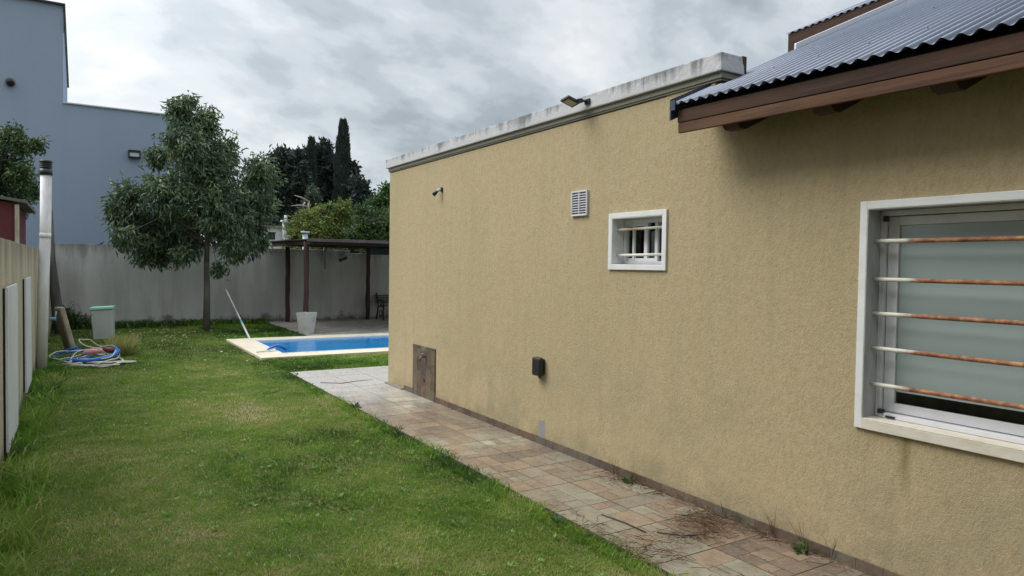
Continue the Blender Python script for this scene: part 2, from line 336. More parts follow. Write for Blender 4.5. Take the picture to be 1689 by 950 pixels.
# ------------------------------------------------------------------ mesh helpers
COL = scene.collection
def tag(o, label=None, cat=None, group=None, kind=None):
    if label: o['label'] = label
    if cat: o['category'] = cat
    if group: o['group'] = group
    if kind: o['kind'] = kind
    return o
def empty(name, loc, label, cat, group=None):
    o = bpy.data.objects.new(name, None); COL.objects.link(o); o.location = loc
    o.empty_display_size = .1
    return tag(o, label, cat, group)
class MB:
    def __init__(s): s.v = []; s.f = []; s.sm = []; s.t = []
    def poly(s, pts, faces, smooth=False, tint=0):
        b = len(s.v); s.v += [tuple(p) for p in pts]
        for f in faces: s.f.append([b + i for i in f]); s.sm.append(smooth); s.t.append(tint)
    def box(s, x0, y0, z0, x1, y1, z1, tint=0, m=None):
        P = [(x, y, z) for z in (z0, z1) for y in (y0, y1) for x in (x0, x1)]
        if m is not None: P = [tuple(m @ Vector(p)) for p in P]
        s.poly(P, [(0, 2, 3, 1), (4, 5, 7, 6), (0, 1, 5, 4), (2, 6, 7, 3), (0, 4, 6, 2), (1, 3, 7, 5)], tint=tint)
    def prism(s, prof, axis, a, b, tint=0):
        """prof: 2-D outline, extruded along axis from a to b"""
        n = len(prof)
        def pt(p, w):
            return {'x': (w, p[0], p[1]), 'y': (p[0], w, p[1]), 'z': (p[0], p[1], w)}[axis]
        s.poly([pt(p, a) for p in prof] + [pt(p, b) for p in prof],
               [list(range(n))[::-1], list(range(n, 2 * n))] + [(i, (i + 1) % n, n + (i + 1) % n, n + i) for i in range(n)], tint=tint)
    def tube(s, pts, rad, n=8, cap=True, smooth=True):
        pts = [Vector(p) for p in pts]
        rads = rad if isinstance(rad, (list, tuple)) else [rad] * len(pts)
        b = len(s.v); prev = None
        for i, p in enumerate(pts):
            d = (pts[min(i + 1, len(pts) - 1)] - pts[max(i - 1, 0)])
            if d.length < 1e-9: d = Vector((0, 0, 1))
            d.normalize()
            if prev is None:
                a = d.cross(Vector((0, 0, 1)))
                if a.length < .05: a = d.cross(Vector((1, 0, 0)))
            else: a = prev - d * prev.dot(d)
            a.normalize(); prev = a; c = d.cross(a)
            for k in range(n):
                t = 2 * math.pi * k / n
                s.v.append(tuple(p + (a * math.cos(t) + c * math.sin(t)) * rads[i]))
        for i in range(len(pts) - 1):
            for k in range(n):
                s.f.append([b + i * n + k, b + i * n + (k + 1) % n, b + (i + 1) * n + (k + 1) % n, b + (i + 1) * n + k]); s.sm.append(smooth); s.t.append(0)
        if cap:
            s.f.append([b + k for k in range(n)][::-1]); s.sm.append(False); s.t.append(0)
            s.f.append([b + (len(pts) - 1) * n + k for k in range(n)]); s.sm.append(False); s.t.append(0)
    def build(s, name, m, parent=None, bevel=0, loc=None, shear=None, seg=2):
        v = s.v
        if shear: v = [(x, y, z + shear(x, y)) for x, y, z in v]
        # a thing's own mesh keeps its origin at its base
        if loc is not None: v = [(x - loc[0], y - loc[1], z - loc[2]) for x, y, z in v]
        me = bpy.data.meshes.new(name); me.from_pydata(v, [], s.f); me.update()
        me.polygons.foreach_set('use_smooth', s.sm)
        if any(s.t):
            at = me.attributes.new('tint', 'FLOAT', 'FACE'); at.data.foreach_set('value', [float(q) for q in s.t])
        if bevel:
            bm = bmesh.new(); bm.from_mesh(me)
            bmesh.ops.recalc_face_normals(bm, faces=bm.faces)
            ed = [e for e in bm.edges if len(e.link_faces) == 2 and e.calc_face_angle(0) > .6]
            bmesh.ops.bevel(bm, geom=ed, offset=bevel, segments=seg, affect='EDGES', profile=.6, clamp_overlap=True)
            bm.to_mesh(me); bm.free()
        me.materials.append(m)
        o = bpy.data.objects.new(name, me); COL.objects.link(o)
        if loc is not None: o.location = loc
        if parent: o.parent = parent; o.matrix_parent_inverse = Matrix.Translation(-Vector(parent.location))
        return o
def part(mb, name, m, parent, label=None, **k):
    """a child whose mesh is written in world coordinates; parent empties are unrotated"""
    o = mb.build(name, m, None, **k)
    p = parent; off = Vector((0, 0, 0))
    while p: off += Vector(p.location); p = p.parent
    o.parent = parent; o.location = Vector(o.location) - off
    if label: o['label'] = label
    return o
def fast_mesh(name, verts, faces, m, tint=None, parent=None, smooth=False, per='POINT'):
    """verts (N,3), faces (F,k) numpy"""
    me = bpy.data.meshes.new(name)
    me.vertices.add(len(verts)); me.vertices.foreach_set('co', verts.astype(np.float32).ravel())
    F, k = faces.shape
    me.loops.add(F * k); me.loops.foreach_set('vertex_index', faces.astype(np.int32).ravel())
    me.polygons.add(F); me.polygons.foreach_set('loop_start', np.arange(F, dtype=np.int32) * k)
    me.update(calc_edges=True)
    if tint is not None:
        at = me.attributes.new('tint', 'FLOAT', per); at.data.foreach_set('value', tint.astype(np.float32))
    me.polygons.foreach_set('use_smooth', np.full(F, smooth))
    me.materials.append(m)
    o = bpy.data.objects.new(name, me); COL.objects.link(o)
    if parent:
        p = parent; off = Vector((0, 0, 0))
        while p: off += Vector(p.location); p = p.parent
        o.parent = parent; o.location = -off
    return o
def vnoise(x, y, s, seed=0):
    """smooth value noise in numpy"""
    g = np.random.default_rng(seed).random((64, 64))
    X, Y = x / s, y / s
    xi, yi = np.floor(X).astype(int), np.floor(Y).astype(int)
    fx, fy = X - xi, Y - yi
    fx = fx * fx * (3 - 2 * fx); fy = fy * fy * (3 - 2 * fy)
    a = g[xi % 64, yi % 64]; b = g[(xi + 1) % 64, yi % 64]; c = g[xi % 64, (yi + 1) % 64]; d = g[(xi + 1) % 64, (yi + 1) % 64]
    return (a * (1 - fx) + b * fx) * (1 - fy) + (c * (1 - fx) + d * fx) * fy
def unit(a): return a / np.maximum(np.linalg.norm(a, axis=1, keepdims=True), 1e-9)

# ================================================================== THE SETTING
g = MB()
xs = [-600, -60, -8, 12, 60, 600]; ys = [-600, -60, -8, 26, 90, 900]
pts = [(x, y, 0) for y in ys for x in xs]
g.poly(pts, [(j * 6 + i, j * 6 + i + 1, (j + 1) * 6 + i + 1, (j + 1) * 6 + i) for j in range(5) for i in range(5)])
tag(g.build('ground', M_soil), 'green lawn ground running from the path to the walls', 'ground', kind='structure')

# ---- lawn blades
def blades(n, xr, yr, p, hgt, wid, lean=.8, tint_shift=0, keep=None, seed=1):
    q = np.random.default_rng(seed)
    u = q.random(n); a, b = yr
    y = (a ** (1 - p) + u * (b ** (1 - p) - a ** (1 - p))) ** (1 / (1 - p)) if p != 1 else a * (b / a) ** u
    x = xr[0] + q.random(n) * (xr[1] - xr[0])
    if keep is not None:
        k = keep(x, y); x, y = x[k], y[k]; n = len(x)
    d = np.sqrt(x ** 2 + y ** 2 + 2.5)
    cl = vnoise(x + 5, y, .16, 3) * .6 + vnoise(x, y, .45, 4) * .4
    th = vnoise(x, y, .35, 5) * 9 + q.normal(0, 1.1, n)
    h = hgt * (0.45 + q.random(n) * .8) * (.55 + .9 * cl)
    w = wid * (0.7 + .6 * q.random(n)) * np.maximum(1, d / 3.2)
    ln = lean * (.35 + q.random(n)) * h
    dx, dy = np.cos(th), np.sin(th)
    px, py = -dy, dx
    # turn blades at random
    ph = q.random(n) * 2 * np.pi; px, py = np.cos(ph), np.sin(ph)
    base = np.stack([x, y, np.full(n, -.002)], 1)
    up = np.zeros((n, 3)); up[:, 2] = 1
    D = np.stack([dx, dy, np.zeros(n)], 1); Pp = np.stack([px, py, np.zeros(n)], 1)
    v0 = base - Pp * w[:, None] / 2; v1 = base + Pp * w[:, None] / 2
    mid = base + up * (h * .6)[:, None] + D * (ln * .35)[:, None]
    v2 = mid + Pp * w[:, None] * .38; v3 = mid - Pp * w[:, None] * .38
    tip = base + up * (h * .95)[:, None] + D * ln[:, None]
    V = np.stack([v0, v1, v2, v3, tip], 1).reshape(-1, 3)
    i = np.arange(n)[:, None] * 5
    F = np.concatenate([i + np.array([[0, 1, 2]]), i + np.array([[0, 2, 3]]), i + np.array([[3, 2, 4]])])
    dry = vnoise(x, y, 1.5, 8) * .5 + vnoise(x, y, .5, 9) * .3 + vnoise(x, y, .15, 10) * .2
    near = np.clip((5.5 - y) / 4, 0, 1)
    t = .26 + .28 * q.random(n) + (dry - .5) * 1.5 + (vnoise(x, y, .07, 17) - .5) * .18 + tint_shift + near * .12
    t = np.where(q.random(n) < .02 + .10 * np.clip(dry - .5, 0, 1) + .05 * near, .8 + .2 * q.random(n), t)
    band = np.exp(-((y - 11.3) / .9) ** 2) + .6 * np.exp(-((y - 9.0) / .5) ** 2) * (x < 1.6)
    t = t + .22 * band * (vnoise(x, y, .6, 14))
    worn = np.exp(-(((x - .45) / .75) ** 2 + ((y - 3.2) / 1.1) ** 2))
    t = t + .75 * worn * (vnoise(x, y, .28, 15) - .2) - .15 * np.clip((x - 1.9) / .7, 0, 1) * (y < 10) + .06 * np.exp(-((y - 7.5) / 1.8) ** 2)
    return V, F, np.repeat(np.clip(t, 0, 1), 5)
def in_lawn(x, y):
    edge = 2.61 + (vnoise(x * 0 + 3, y, .22, 21) - .5) * .13 + (vnoise(x * 0 + 3, y, .06, 22) - .5) * .05
    a = (x < edge)
    b = (y > 10.20 + (vnoise(x, x * 0 + 3, .2, 23) - .6) * .16) & (y < 11.8) & (x < 9)
    c = (y > 15.05) & (x < 4.25)
    pool = (x > 2.55) & (y > 11.78) & (y < 15.07)
    return (a | b | c) & ~pool & (x > -.5)
sets = [blades(430000, (-.5, 2.72), (1.1, 19.2), 1.75, .020, .0038, keep=in_lawn, seed=1),
        blades(26000, (2.6, 8.5), (10.2, 11.8), 1.2, .034, .0046, keep=in_lawn, tint_shift=.05, seed=2),
        blades(26000, (2.5, 4.3), (15.0, 19.25), 1.2, .040, .0046, keep=in_lawn, tint_shift=-.18, seed=3),
        blades(11000, (2.45, 2.70), (1.1, 10.2), 1.5, .055, .0042, keep=in_lawn, lean=1.0, tint_shift=-.12, seed=5)]
def merge(sets):
    V, F, T, o = [], [], [], 0
    for v, f, t in sets: V.append(v); F.append(f + o); T.append(t); o += len(v)
    return np.concatenate(V), np.concatenate(F), np.concatenate(T)
V, F, T = merge(sets)
tag(fast_mesh('lawn_grass', V, F, M_blade, T), 'short mown green grass with yellow dry flecks across the yard', 'grass', kind='stuff')
# long weeds by the left wall, and along the back wall
def wall_weeds(x, y): return rng.random(len(x)) < np.clip(1.2 - (x + .5) / .30, .0, 1) * (.35 + .9 * (vnoise(x, y, .5, 31) > .4))
w1 = blades(17000, (-.5, -.08), (2.2, 13.5), 1.25, .125, .0055, lean=.95, keep=wall_weeds, tint_shift=-.02, seed=6)
def back_weeds(x, y): return rng.random(len(x)) < np.clip((y - 18.6) / .6, 0, 1) * (vnoise(x, y, .35, 33))
w2 = blades(9000, (-.5, 4.3), (18.5, 19.28), 1.2, .14, .006, lean=.6, keep=back_weeds, tint_shift=-.22, seed=7)
V, F, T = merge([w1, w2])
tag(fast_mesh('wall_weeds', V, F, M_blade, T), 'long unmown weeds growing along the foot of the garden walls', 'weeds', kind='stuff')

# ---- tiled path
def split(x0, y0, x1, y1, out, q):
    w, h = x1 - x0, y1 - y0
    if (w < .24 and h < .30 and q.random() < .55) or (w < .13 and h < .17):
        out.append((x0, y0, x1, y1)); return
    if h > w * (1.0 + q.random() * .6):
        c = y0 + h * q.uniform(.35, .65); split(x0, y0, x1, c, out, q); split(x0, c, x1, y1, out, q)
    else:
        c = x0 + w * q.uniform(.35, .65); split(x0, y0, c, y1, out, q); split(c, y0, x1, y1, out, q)
q = random.Random(5)
path = MB(); tiles = []
TX = .456
def tile_field(x0, y0, x1, y1):
    y = y0
    while y < y1 - .02:
        x = x0
        yy = min(y + TX, y1)
        while x < x1 - .02:
            xx = min(x + TX, x1)
            out = []; split(x + .002, y + .002, xx - .002, yy - .002, out, q)
            base = q.random()
            for r in out:
                sm = float(vnoise(np.array([r[0] + 9.0]), np.array([r[1] + 9.0]), .55, 77)[0])
                tiles.append((r, min(1, max(0.001, .50 * q.random() + .22 * base + .45 * (sm - .5) * 1.3 + .16))))
            x = xx
        y = yy
tile_field(2.60, -.5, 3.49, 8.68)
tile_field(2.60, 8.68, 9.0, 10.2)
for (a, b, c, d), t in tiles:
    i = .0016 if b < 5 else .0007
    z = .024 + q.uniform(-.0006, .0006)
    path.poly([(a + i, b + i, z), (c - i, b + i, z), (c - i, d - i, z), (a + i, d - i, z)], [(0, 1, 2, 3)], tint=t)
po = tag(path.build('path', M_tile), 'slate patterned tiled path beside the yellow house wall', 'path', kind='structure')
gb = MB(); gb.box(2.6, -.5, -.03, 3.5, 8.68, .0215); gb.box(2.6, 8.68, -.03, 9, 10.2, .0215)
part(gb, 'path_base', M_grout, po)
# patio behind the pool
pt = MB(); pt.box(4.25, 15.08, -.02, 10, 19.28, .03)
tag(pt.build('patio', M_conc, bevel=.006), 'stained concrete patio floor under the timber pergola', 'patio', kind='structure')

# ---- pool
pool = empty('swimming_pool', (6, 13.4, 0), 'blue swimming pool with a cream stone coping beside the lawn', 'swimming pool')
c = MB(); X0, X1 = 2.55, 10.0
def cope_run(x0, y0, x1, y1, along):
    L = (x1 - x0) if along == 'x' else (y1 - y0); n = max(1, round(L / .5))
    for k in range(n):
        if along == 'x': c.box(x0 + L * k / n + .002, y0, 0, x0 + L * (k + 1) / n - .002, y1, .045)
        else: c.box(x0, y0 + L * k / n + .002, 0, x1, y0 + L * (k + 1) / n - .002, .045)
cope_run(X0, 11.80, X1, 12.24, 'x'); cope_run(X0, 14.54, X1, 14.98, 'x')
cope_run(X0, 12.243, X0 + .43, 14.537, 'y'); cope_run(X1 - .43, 12.243, X1, 14.537, 'y')
part(c, 'coping', M_cope, pool, bevel=.008)
c = MB()
c.box(X0 + .43, 12.24, -.01, X1 - .43, 12.265, .050); c.box(X0 + .43, 14.515, -.01, X1 - .43, 14.54, .038)
c.box(X0 + .43, 12.265, -.01, X0 + .455, 14.515, .050)
part(c, 'pool_edge', M_liner, pool)
c = MB(); nx, ny = 90, 30
c.poly([(X0 + .455 + (X1 - X0 - .885) * i / nx, 12.265 + 2.25 * j / ny, .012) for j in range(ny + 1) for i in range(nx + 1)],
       [(j * (nx + 1) + i, j * (nx + 1) + i + 1, (j + 1) * (nx + 1) + i + 1, (j + 1) * (nx + 1) + i) for j in range(ny) for i in range(nx)], smooth=True)
part(c, 'water', M_water, pool)

# ================================================================== THE HOUSE
house = empty('house', (6, 3, 0), 'yellow stucco house with flat parapet, barred windows and a grey corrugated tin roof', 'house')
HX = 3.5
W1 = (.62, 2.107, .832, 1.925)     # big window opening  y0 y1 z0 z1
W2 = (3.605, 4.151, 1.625, 1.978)   # small window opening
w = MB()
def panel(y0, y1, z0, z1): w.box(HX, y0, z0, HX + .18, y1, z1)
panel(-3, W1[0], 0, 2.72); panel(W1[0], W1[1], 0, W1[2]); panel(W1[0], W1[1], W1[3], 2.72)
panel(W1[1], 3.166, 0, 2.72)
panel(3.166, W2[0], 0, 2.81); panel(W2[0], W2[1], 0, W2[2]); panel(W2[0], W2[1], W2[3], 2.80); panel(W2[1], 8.68, 0, 2.80)
w.box(HX + .18, 8.5, 0, 9.2, 8.68, 2.80)
w.box(9.02, -3, 0, 9.2, 8.5, 2.8); w.box(HX + .18, -3, 0, 9.02, -2.82, 2.8)
w.box(6.32, 3.24, 2.72, 9.0, 4.6, 3.85)
part(w, 'wall', M_stucco, house)
k = MB(); k.box(HX + .18, -2.82, 2.60, 9.02, 8.5, 2.72); part(k, 'ceiling_slab', M_ledge, house)
# interior partition behind windows, dark
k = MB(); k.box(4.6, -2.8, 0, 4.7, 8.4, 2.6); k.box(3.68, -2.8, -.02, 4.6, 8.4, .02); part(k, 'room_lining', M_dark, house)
# parapet
p = MB()
p.box(3.460, 3.085, 2.862, 3.690, 8.74, 2.978)
pp = part(p, 'parapet_cap', M_cap, house, bevel=.008)
p = MB(); p.box(3.482, 3.10, 2.822, 3.67, 8.70, 2.862); p.box(3.490, 3.11, 2.808, 3.66, 8.69, 2.8225)
part(p, 'cap_ledge', M_ledge, house, bevel=.004)
p = MB()   # bare patch where the render has fallen off the parapet end
p.prism([(3.655, 2.981), (3.693, 2.981), (3.693, 2.862), (3.677, 2.87), (3.672, 2.925), (3.660, 2.94)], 'y', 3.082, 3.14)
part(p, 'exposed_masonry', M_rafter, house)
# skirting and tap panel
def tile_strip(mb, x0, x1, y0, y1, z0, z1, dy, q, dz=None):
    y = y0
    while y < y1 - .01:
        yy = min(y1, y + dy * q.uniform(.6, 1.3)); z = z0
        while z < z1 - .01:
            zz_ = min(z1, z + (dz or 9) * q.uniform(.6, 1.3))
            mb.box(x0, y + .001, z, x1, yy - .001, zz_ - .001, tint=q.uniform(.02, .85)); z = zz_
        y = yy
s = MB(); tile_strip(s, 3.488, 3.499, -2.5, 7.235, .02, .086, .19, q); part(s, 'tile_skirting', M_skirt, house)
s = MB(); tile_strip(s, 3.488, 3.499, 7.865, 8.13, .02, .086, .14, q); part(s, 'tile_skirting', M_skirt, house)
s = MB(); tile_strip(s, 3.486, 3.499, 7.24, 7.86, .02, .635, .12, q, .13)
part(s, 'tile_panel', M_skirt, house)
s = MB(); s.box(3.462, 8.14, .02, 3.5, 8.72, .045); part(s, 'corner_footing', M_ledge, house, bevel=.006)
# vent grille
v = MB(); v.box(3.492, 4.462, 2.022, 3.500, 4.672, 2.226)
vg = part(v, 'vent_grille', M_white, house, bevel=.002)
v = MB()
for col in (4.474, 4.572):
    for i in range(9):
        z = 2.036 + i * .0205
        v.poly([(3.489, col, z), (3.489, col + .088, z), (3.4905, col + .088, z + .0125), (3.4905, col, z + .0125)], [(0, 1, 2, 3)])
part(v, 'vent_slots', M_darkmetal, vg)
v = MB()
for col in (4.472, 4.570):
    for i in range(10):
        z = 2.030 + i * .0205
        v.prism([(3.480, z - .001), (3.4915, z + .003), (3.4915, z + .009), (3.480, z + .004)], 'y', col, col + .092)
v.box(3.479, 4.462, 2.022, 3.4915, 4.472, 2.226); v.box(3.479, 4.662, 2.022, 3.4915, 4.672, 2.226); v.box(3.4785, 4.5625, 2.022, 3.4915, 4.5705, 2.226)
v.box(3.479, 4.472, 2.022, 3.4915, 4.662, 2.030); v.box(3.479, 4.472, 2.218, 3.4915, 4.662, 2.226)
part(v, 'vent_louvre', M_white, vg)
# big window
win = MB()
y0, y1, z0, z1 = W1; t = .040
win.box(3.484, y1, z0 - .052, 3.5, y1 + t, z1 + t); win.box(3.484, y0 - t, z0 - .052, 3.5, y0, z1 + t)
win.box(3.484, y0, z1, 3.5, y1, z1 + t)
wf = part(win, 'window', M_trim, house, bevel=.003)
s = MB(); s.box(3.480, y0, z0 - .052, 3.5, y1, z0 - .002); s.box(3.4805, y0, z0 - .002, 3.64, y1, z0 + .004); part(s, 'sill', M_sill, wf, bevel=.003)
s = MB(); s.box(3.486, y1 - .004, z0, 3.68, y1, z1); s.box(3.486, y0, z1 - .004, 3.68, y1 - .004, z1); s.box(3.486, y0, z0 + .004, 3.68, y0 + .004, z1 - .004)
part(s, 'reveal', M_reveal, wf)
s = MB()
s.box(3.60, y1 - .030, z0 + .006, 3.67, y1 - .005, z1 - .006)                        # outer frame jamb
s.box(3.60, y0 + .005, z0 + .006, 3.67, y0 + .03, z1 - .006)
s.box(3.585, y0 + .03, z0 + .006, 3.67, y1 - .030, z0 + .030); s.box(3.585, y0 + .03, z1 - .032, 3.67, y1 - .030, z1 - .006)
part(s, 'frame', M_alu, wf, bevel=.002)
s = MB(); ys1 = y1 - .034; zs0, zs1 = z0 + .034, z1 - .036
s.box(3.625, ys1 - .055, zs0, 3.655, ys1, zs1); s.box(3.626, y0 + .034, zs0, 3.654, y0 + .085, zs1)
s.box(3.6255, y0 + .085, zs0, 3.6545, ys1 - .055, zs0 + .048); s.box(3.6255, y0 + .085, zs1 - .045, 3.6545, ys1 - .055, zs1)
s.box(3.615, 1.33, zs0, 3.6245, 1.37, zs1)
part(s, 'sash', M_alu, wf, bevel=.002)
s = MB(); s.box(3.642, y0 + .086, zs0 + .049, 3.646, ys1 - .056, zs1 - .046); part(s, 'pane', M_glass, wf)
for bx_ in ((3.577, y1 - .052, z1 - .062, 3.599, y1 - .030, z1 - .034), (3.577, y1 - .058, z0 + .026, 3.599, y1 - .030, z0 + .048), (3.575, y1 - .12, z0 + .010, 3.584, y1 - .075, z0 + .020)):
    s = MB(); s.box(*bx_); part(s, 'rail_stop', M_black, wf)
s = MB(); s.box(3.638, y0 + .086, .975, 3.6405, ys1 - .056, zs1 - .046); part(s, 'frosted_film', M_blind, wf)
for z in (1.760, 1.561, 1.381, 1.200, 1.010):
    s = MB(); sag = random.uniform(-.004, .004)
    s.tube([(3.555, y1 - .001 - (y1 - y0 - .002) * i / 12, z + sag * math.sin(math.pi * i / 12)) for i in range(13)], .0115, 10)
    part(s, 'bar', M_rustbar, wf, label='rusty security rod')
# small window
win = MB(); y0, y1, z0, z1 = W2; t = .038
win.box(3.484, y1, z0 - t, 3.5, y1 + t, z1 + t); win.box(3.484, y0 - t, z0 - t, 3.5, y0, z1 + t)
win.box(3.484, y0, z1, 3.5, y1, z1 + t); win.box(3.484, y0, z0 - t, 3.5, y1, z0)
wf = part(win, 'window', M_trim, house, bevel=.003)
s = MB(); s.box(3.486, y1 - .004, z0, 3.68, y1, z1); s.box(3.486, y0, z1 - .004, 3.68, y1 - .004, z1); s.box(3.486, y0, z0, 3.68, y1 - .004, z0 + .004); s.box(3.486, y0, z0 + .004, 3.68, y0 + .004, z1 - .004)
part(s, 'reveal', M_trim, wf)
s = MB()
s.box(3.60, y1 - .034, z0 + .006, 3.66, y1 - .006, z1 - .006); s.box(3.60, y0 + .006, z0 + .006, 3.66, y0 + .03, z1 - .006)
s.box(3.60, y0 + .03, z0 + .006, 3.66, y1 - .034, z0 + .03); s.box(3.60, y0 + .03, z1 - .036, 3.66, y1 - .034, z1 - .006)
s.box(3.616, 3.895, z0 + .03, 3.655, 3.930, z1 - .036); s.box(3.612, 4.035, z0 + .03, 3.632, 4.055, z1 - .036); s.box(3.616, 3.785, z0 + .03, 3.65, 3.815, z1 - .036)
s.box(3.6165, 3.815, z0 + .03, 3.65, 4.117, z0 + .052); s.box(3.6165, 3.93, z1 - .06, 3.65, 4.117, z1 - .036)
part(s, 'frame', M_alu, wf, bevel=.002)
s = MB(); s.box(3.634, y0 + .03, z0 + .053, 3.637, y1 - .034, z1 - .061); part(s, 'pane', M_glass, wf)
for z in (1.893, 1.698):
    s = MB(); s.tube([(3.545, y1, z), (3.545, y0, z + .004)], .0105, 10); part(s, 'bar', M_bar2, wf, label='cream security rod')

# ---- tin roof with boarded eave
TH = R(24.5); EX, EZ = 3.16, 2.615
TT = math.tan(TH)
sh = lambda x, y: .015 * (y - 3.2)
def corrugated(x0, x1, ya, yb, ez, amp=.0095, per=.076, thick=.0025):
    m = MB(); n = int((yb - ya) / per * 10); P_ = []
    ct, st = math.cos(TH), math.sin(TH)
    for side in (0, 1):
        for i in range(n + 1):
            y = ya + (yb - ya) * i / n
            h = amp * (1 + .10 * math.sin(y * 5.3)) * math.cos(2 * math.pi * (y - yb) / per) + .002 * math.sin(y * 2.1) - side * thick
            for xx in (x0, x1):
                P_.append((xx - h * st, y, ez + (xx - x0) * TT + h * ct))
    o = 2 * (n + 1); Fq = []
    for i in range(n):
        a = 2 * i; Fq.append((a, a + 1, a + 3, a + 2)); Fq.append((o + a, o + a + 2, o + a + 3, o + a + 1))
        Fq.append((a, a + 2, o + a + 2, o + a)); Fq.append((a + 1, o + a + 1, o + a + 3, a + 3))
    m.poly(P_, Fq, smooth=True)
    return m
roof = part(corrugated(EX, 9.4, -3.1, 3.20, EZ + .012), 'roof', M_tin, house, shear=sh)
em = roof.data
kk = 0
for xx in (3.62, 4.55, 5.6):
    for kq in range(1, 26, 4):
        y = 3.2 - .076 * (kq + (2 if xx == 4.55 else 0)); ct, st = math.cos(TH), math.sin(TH)
        z = EZ + .012 + (xx - EX) * TT + .0105
        b = MB(); b.tube([(xx, y, z - .006), (xx, y, z + .003)], .007, 8); part(b, 'screw', M_screw, roof, shear=sh)
f = MB()
f.box(3.188, -3.1, 2.513, 3.212, 3.185, 2.590)
fb = part(f, 'fascia_board', M_fascia, house, shear=sh, bevel=.004)
f = MB(); f.box(3.192, -3.1, 2.448, 3.216, 3.182, 2.5105)
part(f, 'fascia_board', M_fascia2, house, shear=sh, bevel=.004, label='lower reddish brown eave board')
f = MB()     # boards under the tin
f.prism([(3.22, 2.602), (9.3, 2.602 + 6.08 * TT), (9.3, 2.580 + 6.08 * TT), (3.22, 2.580)], 'y', -3.05, 3.17)
part(f, 'soffit', M_rafter, house, shear=sh)
for i in range(10):
    yc = 2.805 - .59 * i
    f = MB(); h = .135
    f.prism([(3.222, 2.577), (3.222, 2.455), (3.25, 2.428), (3.30, 2.424), (3.50, 2.44 + .28 * TT * .6), (3.95, 2.577 + .73 * TT - .12), (3.95, 2.577 + .73 * TT)], 'y', yc - .055, yc + .055)
    part(f, 'rafter', M_rafter, house, shear=sh)
f = MB()     # barge flashing at the open end of the tin
f.prism([(EX - .01, EZ - .09), (3.76, EZ - .09 + .6 * TT), (3.76, EZ + .042 + .6 * TT), (EX - .01, EZ + .042)], 'y', 3.2045, 3.215)
f.box(EX - .012, 3.17, EZ - .03, EX, 3.2045, EZ + .03)
part(f, 'barge_flashing', M_navy, house, label='dark flashing at the low end of the roof edge')
f = MB()
a0, a1 = 4.36, 9.3
f.prism([(a0, EZ + (a0 - EX) * TT - .08), (a1, EZ + (a1 - EX) * TT - .08), (a1, EZ + (a1 - EX) * TT + .060), (a0, EZ + (a0 - EX) * TT + .060)], 'y', 3.2045, 3.222)
f.prism([(3.77, EZ + .61 * TT - .08), (a0 - .003, EZ + (a0 - EX) * TT - .08), (a0 - .003, EZ + (a0 - EX) * TT + .012), (3.77, EZ + .61 * TT + .012)], 'y', 3.2045, 3.218)
part(f, 'barge_flashing', M_flash, house, label='pale metal strip along the upper roof edge', bevel=.003)
# upper roof step
sh2 = lambda x, y: -.052 * (y - 4.66)
ur = corrugated(6.2, 9.4, 3.24, 4.68, 4.03)
part(ur, 'roof', M_tin, house, shear=sh2, label='upper corrugated roof rising behind')
f = MB(); f.box(6.212, 3.24, 3.74, 6.24, 4.665, 4.030)
part(f, 'fascia_board', M_fascia, house, shear=sh2, label='brown board under the upper roof', bevel=.004)
f = MB(); f.prism([(6.22, 3.76), (9.3, 3.76 + 3.08 * TT), (9.3, 4.0 + 3.08 * TT), (6.22, 4.0)], 'y', 4.64, 4.664)
part(f, 'fascia_board', M_fascia, house, label='brown gable board of the upper roof')

# ---- things fixed to the house
fl = empty('flood_light', (3.44, 4.46, 2.89), 'black square flood light mounted on the stained white parapet', 'flood light')
m = Matrix.Translation((3.35, 4.53, 2.925)) @ Matrix.Rotation(R(-8), 4, 'X') @ Matrix.Rotation(R(17), 4, 'Y') @ Matrix.Scale(.72, 4)
s = MB(); s.box(-.085, -.075, -.014, .085, .075, .014, m=m); part(s, 'housing', M_darkmetal, fl, bevel=.004)
s = MB(); s.box(-.060, -.052, -.018, .060, .052, -.0142, m=m); part(s, 'lens', mat('lamp_lens', (.42, .40, .32), .3), fl)
s = MB(); s.tube([(3.40, 4.47, 2.93), (3.43, 4.45, 2.925), (3.459, 4.44, 2.92)], .010, 8); s.box(3.445, 4.41, 2.90, 3.4595, 4.47, 2.94); s.box(3.38, 4.45, 2.91, 3.415, 4.52, 2.94)
part(s, 'bracket', M_darkmetal, fl)
bb = empty('socket_box', (3.5, 5.09, .62), 'black rounded weatherproof box fixed low on the yellow wall', 'outlet box')
s = MB(); s.box(3.432, 5.03, .635, 3.486, 5.155, .80); part(s, 'cover', M_black, bb, bevel=.022, seg=4)
s = MB(); s.box(3.4865, 5.04, .65, 3.4995, 5.145, .785); part(s, 'base', M_black, bb, bevel=.003)
s = MB(); s.tube([(3.465, 5.07, .64), (3.465, 5.07, .62)], .012, 8); part(s, 'cable_gland', M_black, bb)
sp = empty('spot_lamp', (3.5, 7.14, 2.44), 'small swivel spot lamp high on the far end of the yellow wall', 'wall lamp')
s = MB(); s.tube([(3.499, 7.13, 2.455), (3.488, 7.13, 2.455)], .028, 14); part(s, 'base', M_darkmetal, sp)
s = MB(); s.tube([(3.486, 7.13, 2.458), (3.465, 7.14, 2.45), (3.452, 7.15, 2.435)], [.014, .018, .016], 10); part(s, 'socket', M_fluewhite, sp)
s = MB(); s.tube([(3.452, 7.15, 2.435), (3.432, 7.17, 2.412), (3.42, 7.185, 2.395)], [.012, .022, .024], 12); part(s, 'shade', M_bench, sp)
tp = empty('garden_tap', (3.486, 7.5, .50), 'small metal tap on the slate tiled panel', 'tap')
M_tap = mat('tap_metal', (.16, .155, .145), .5, .7)
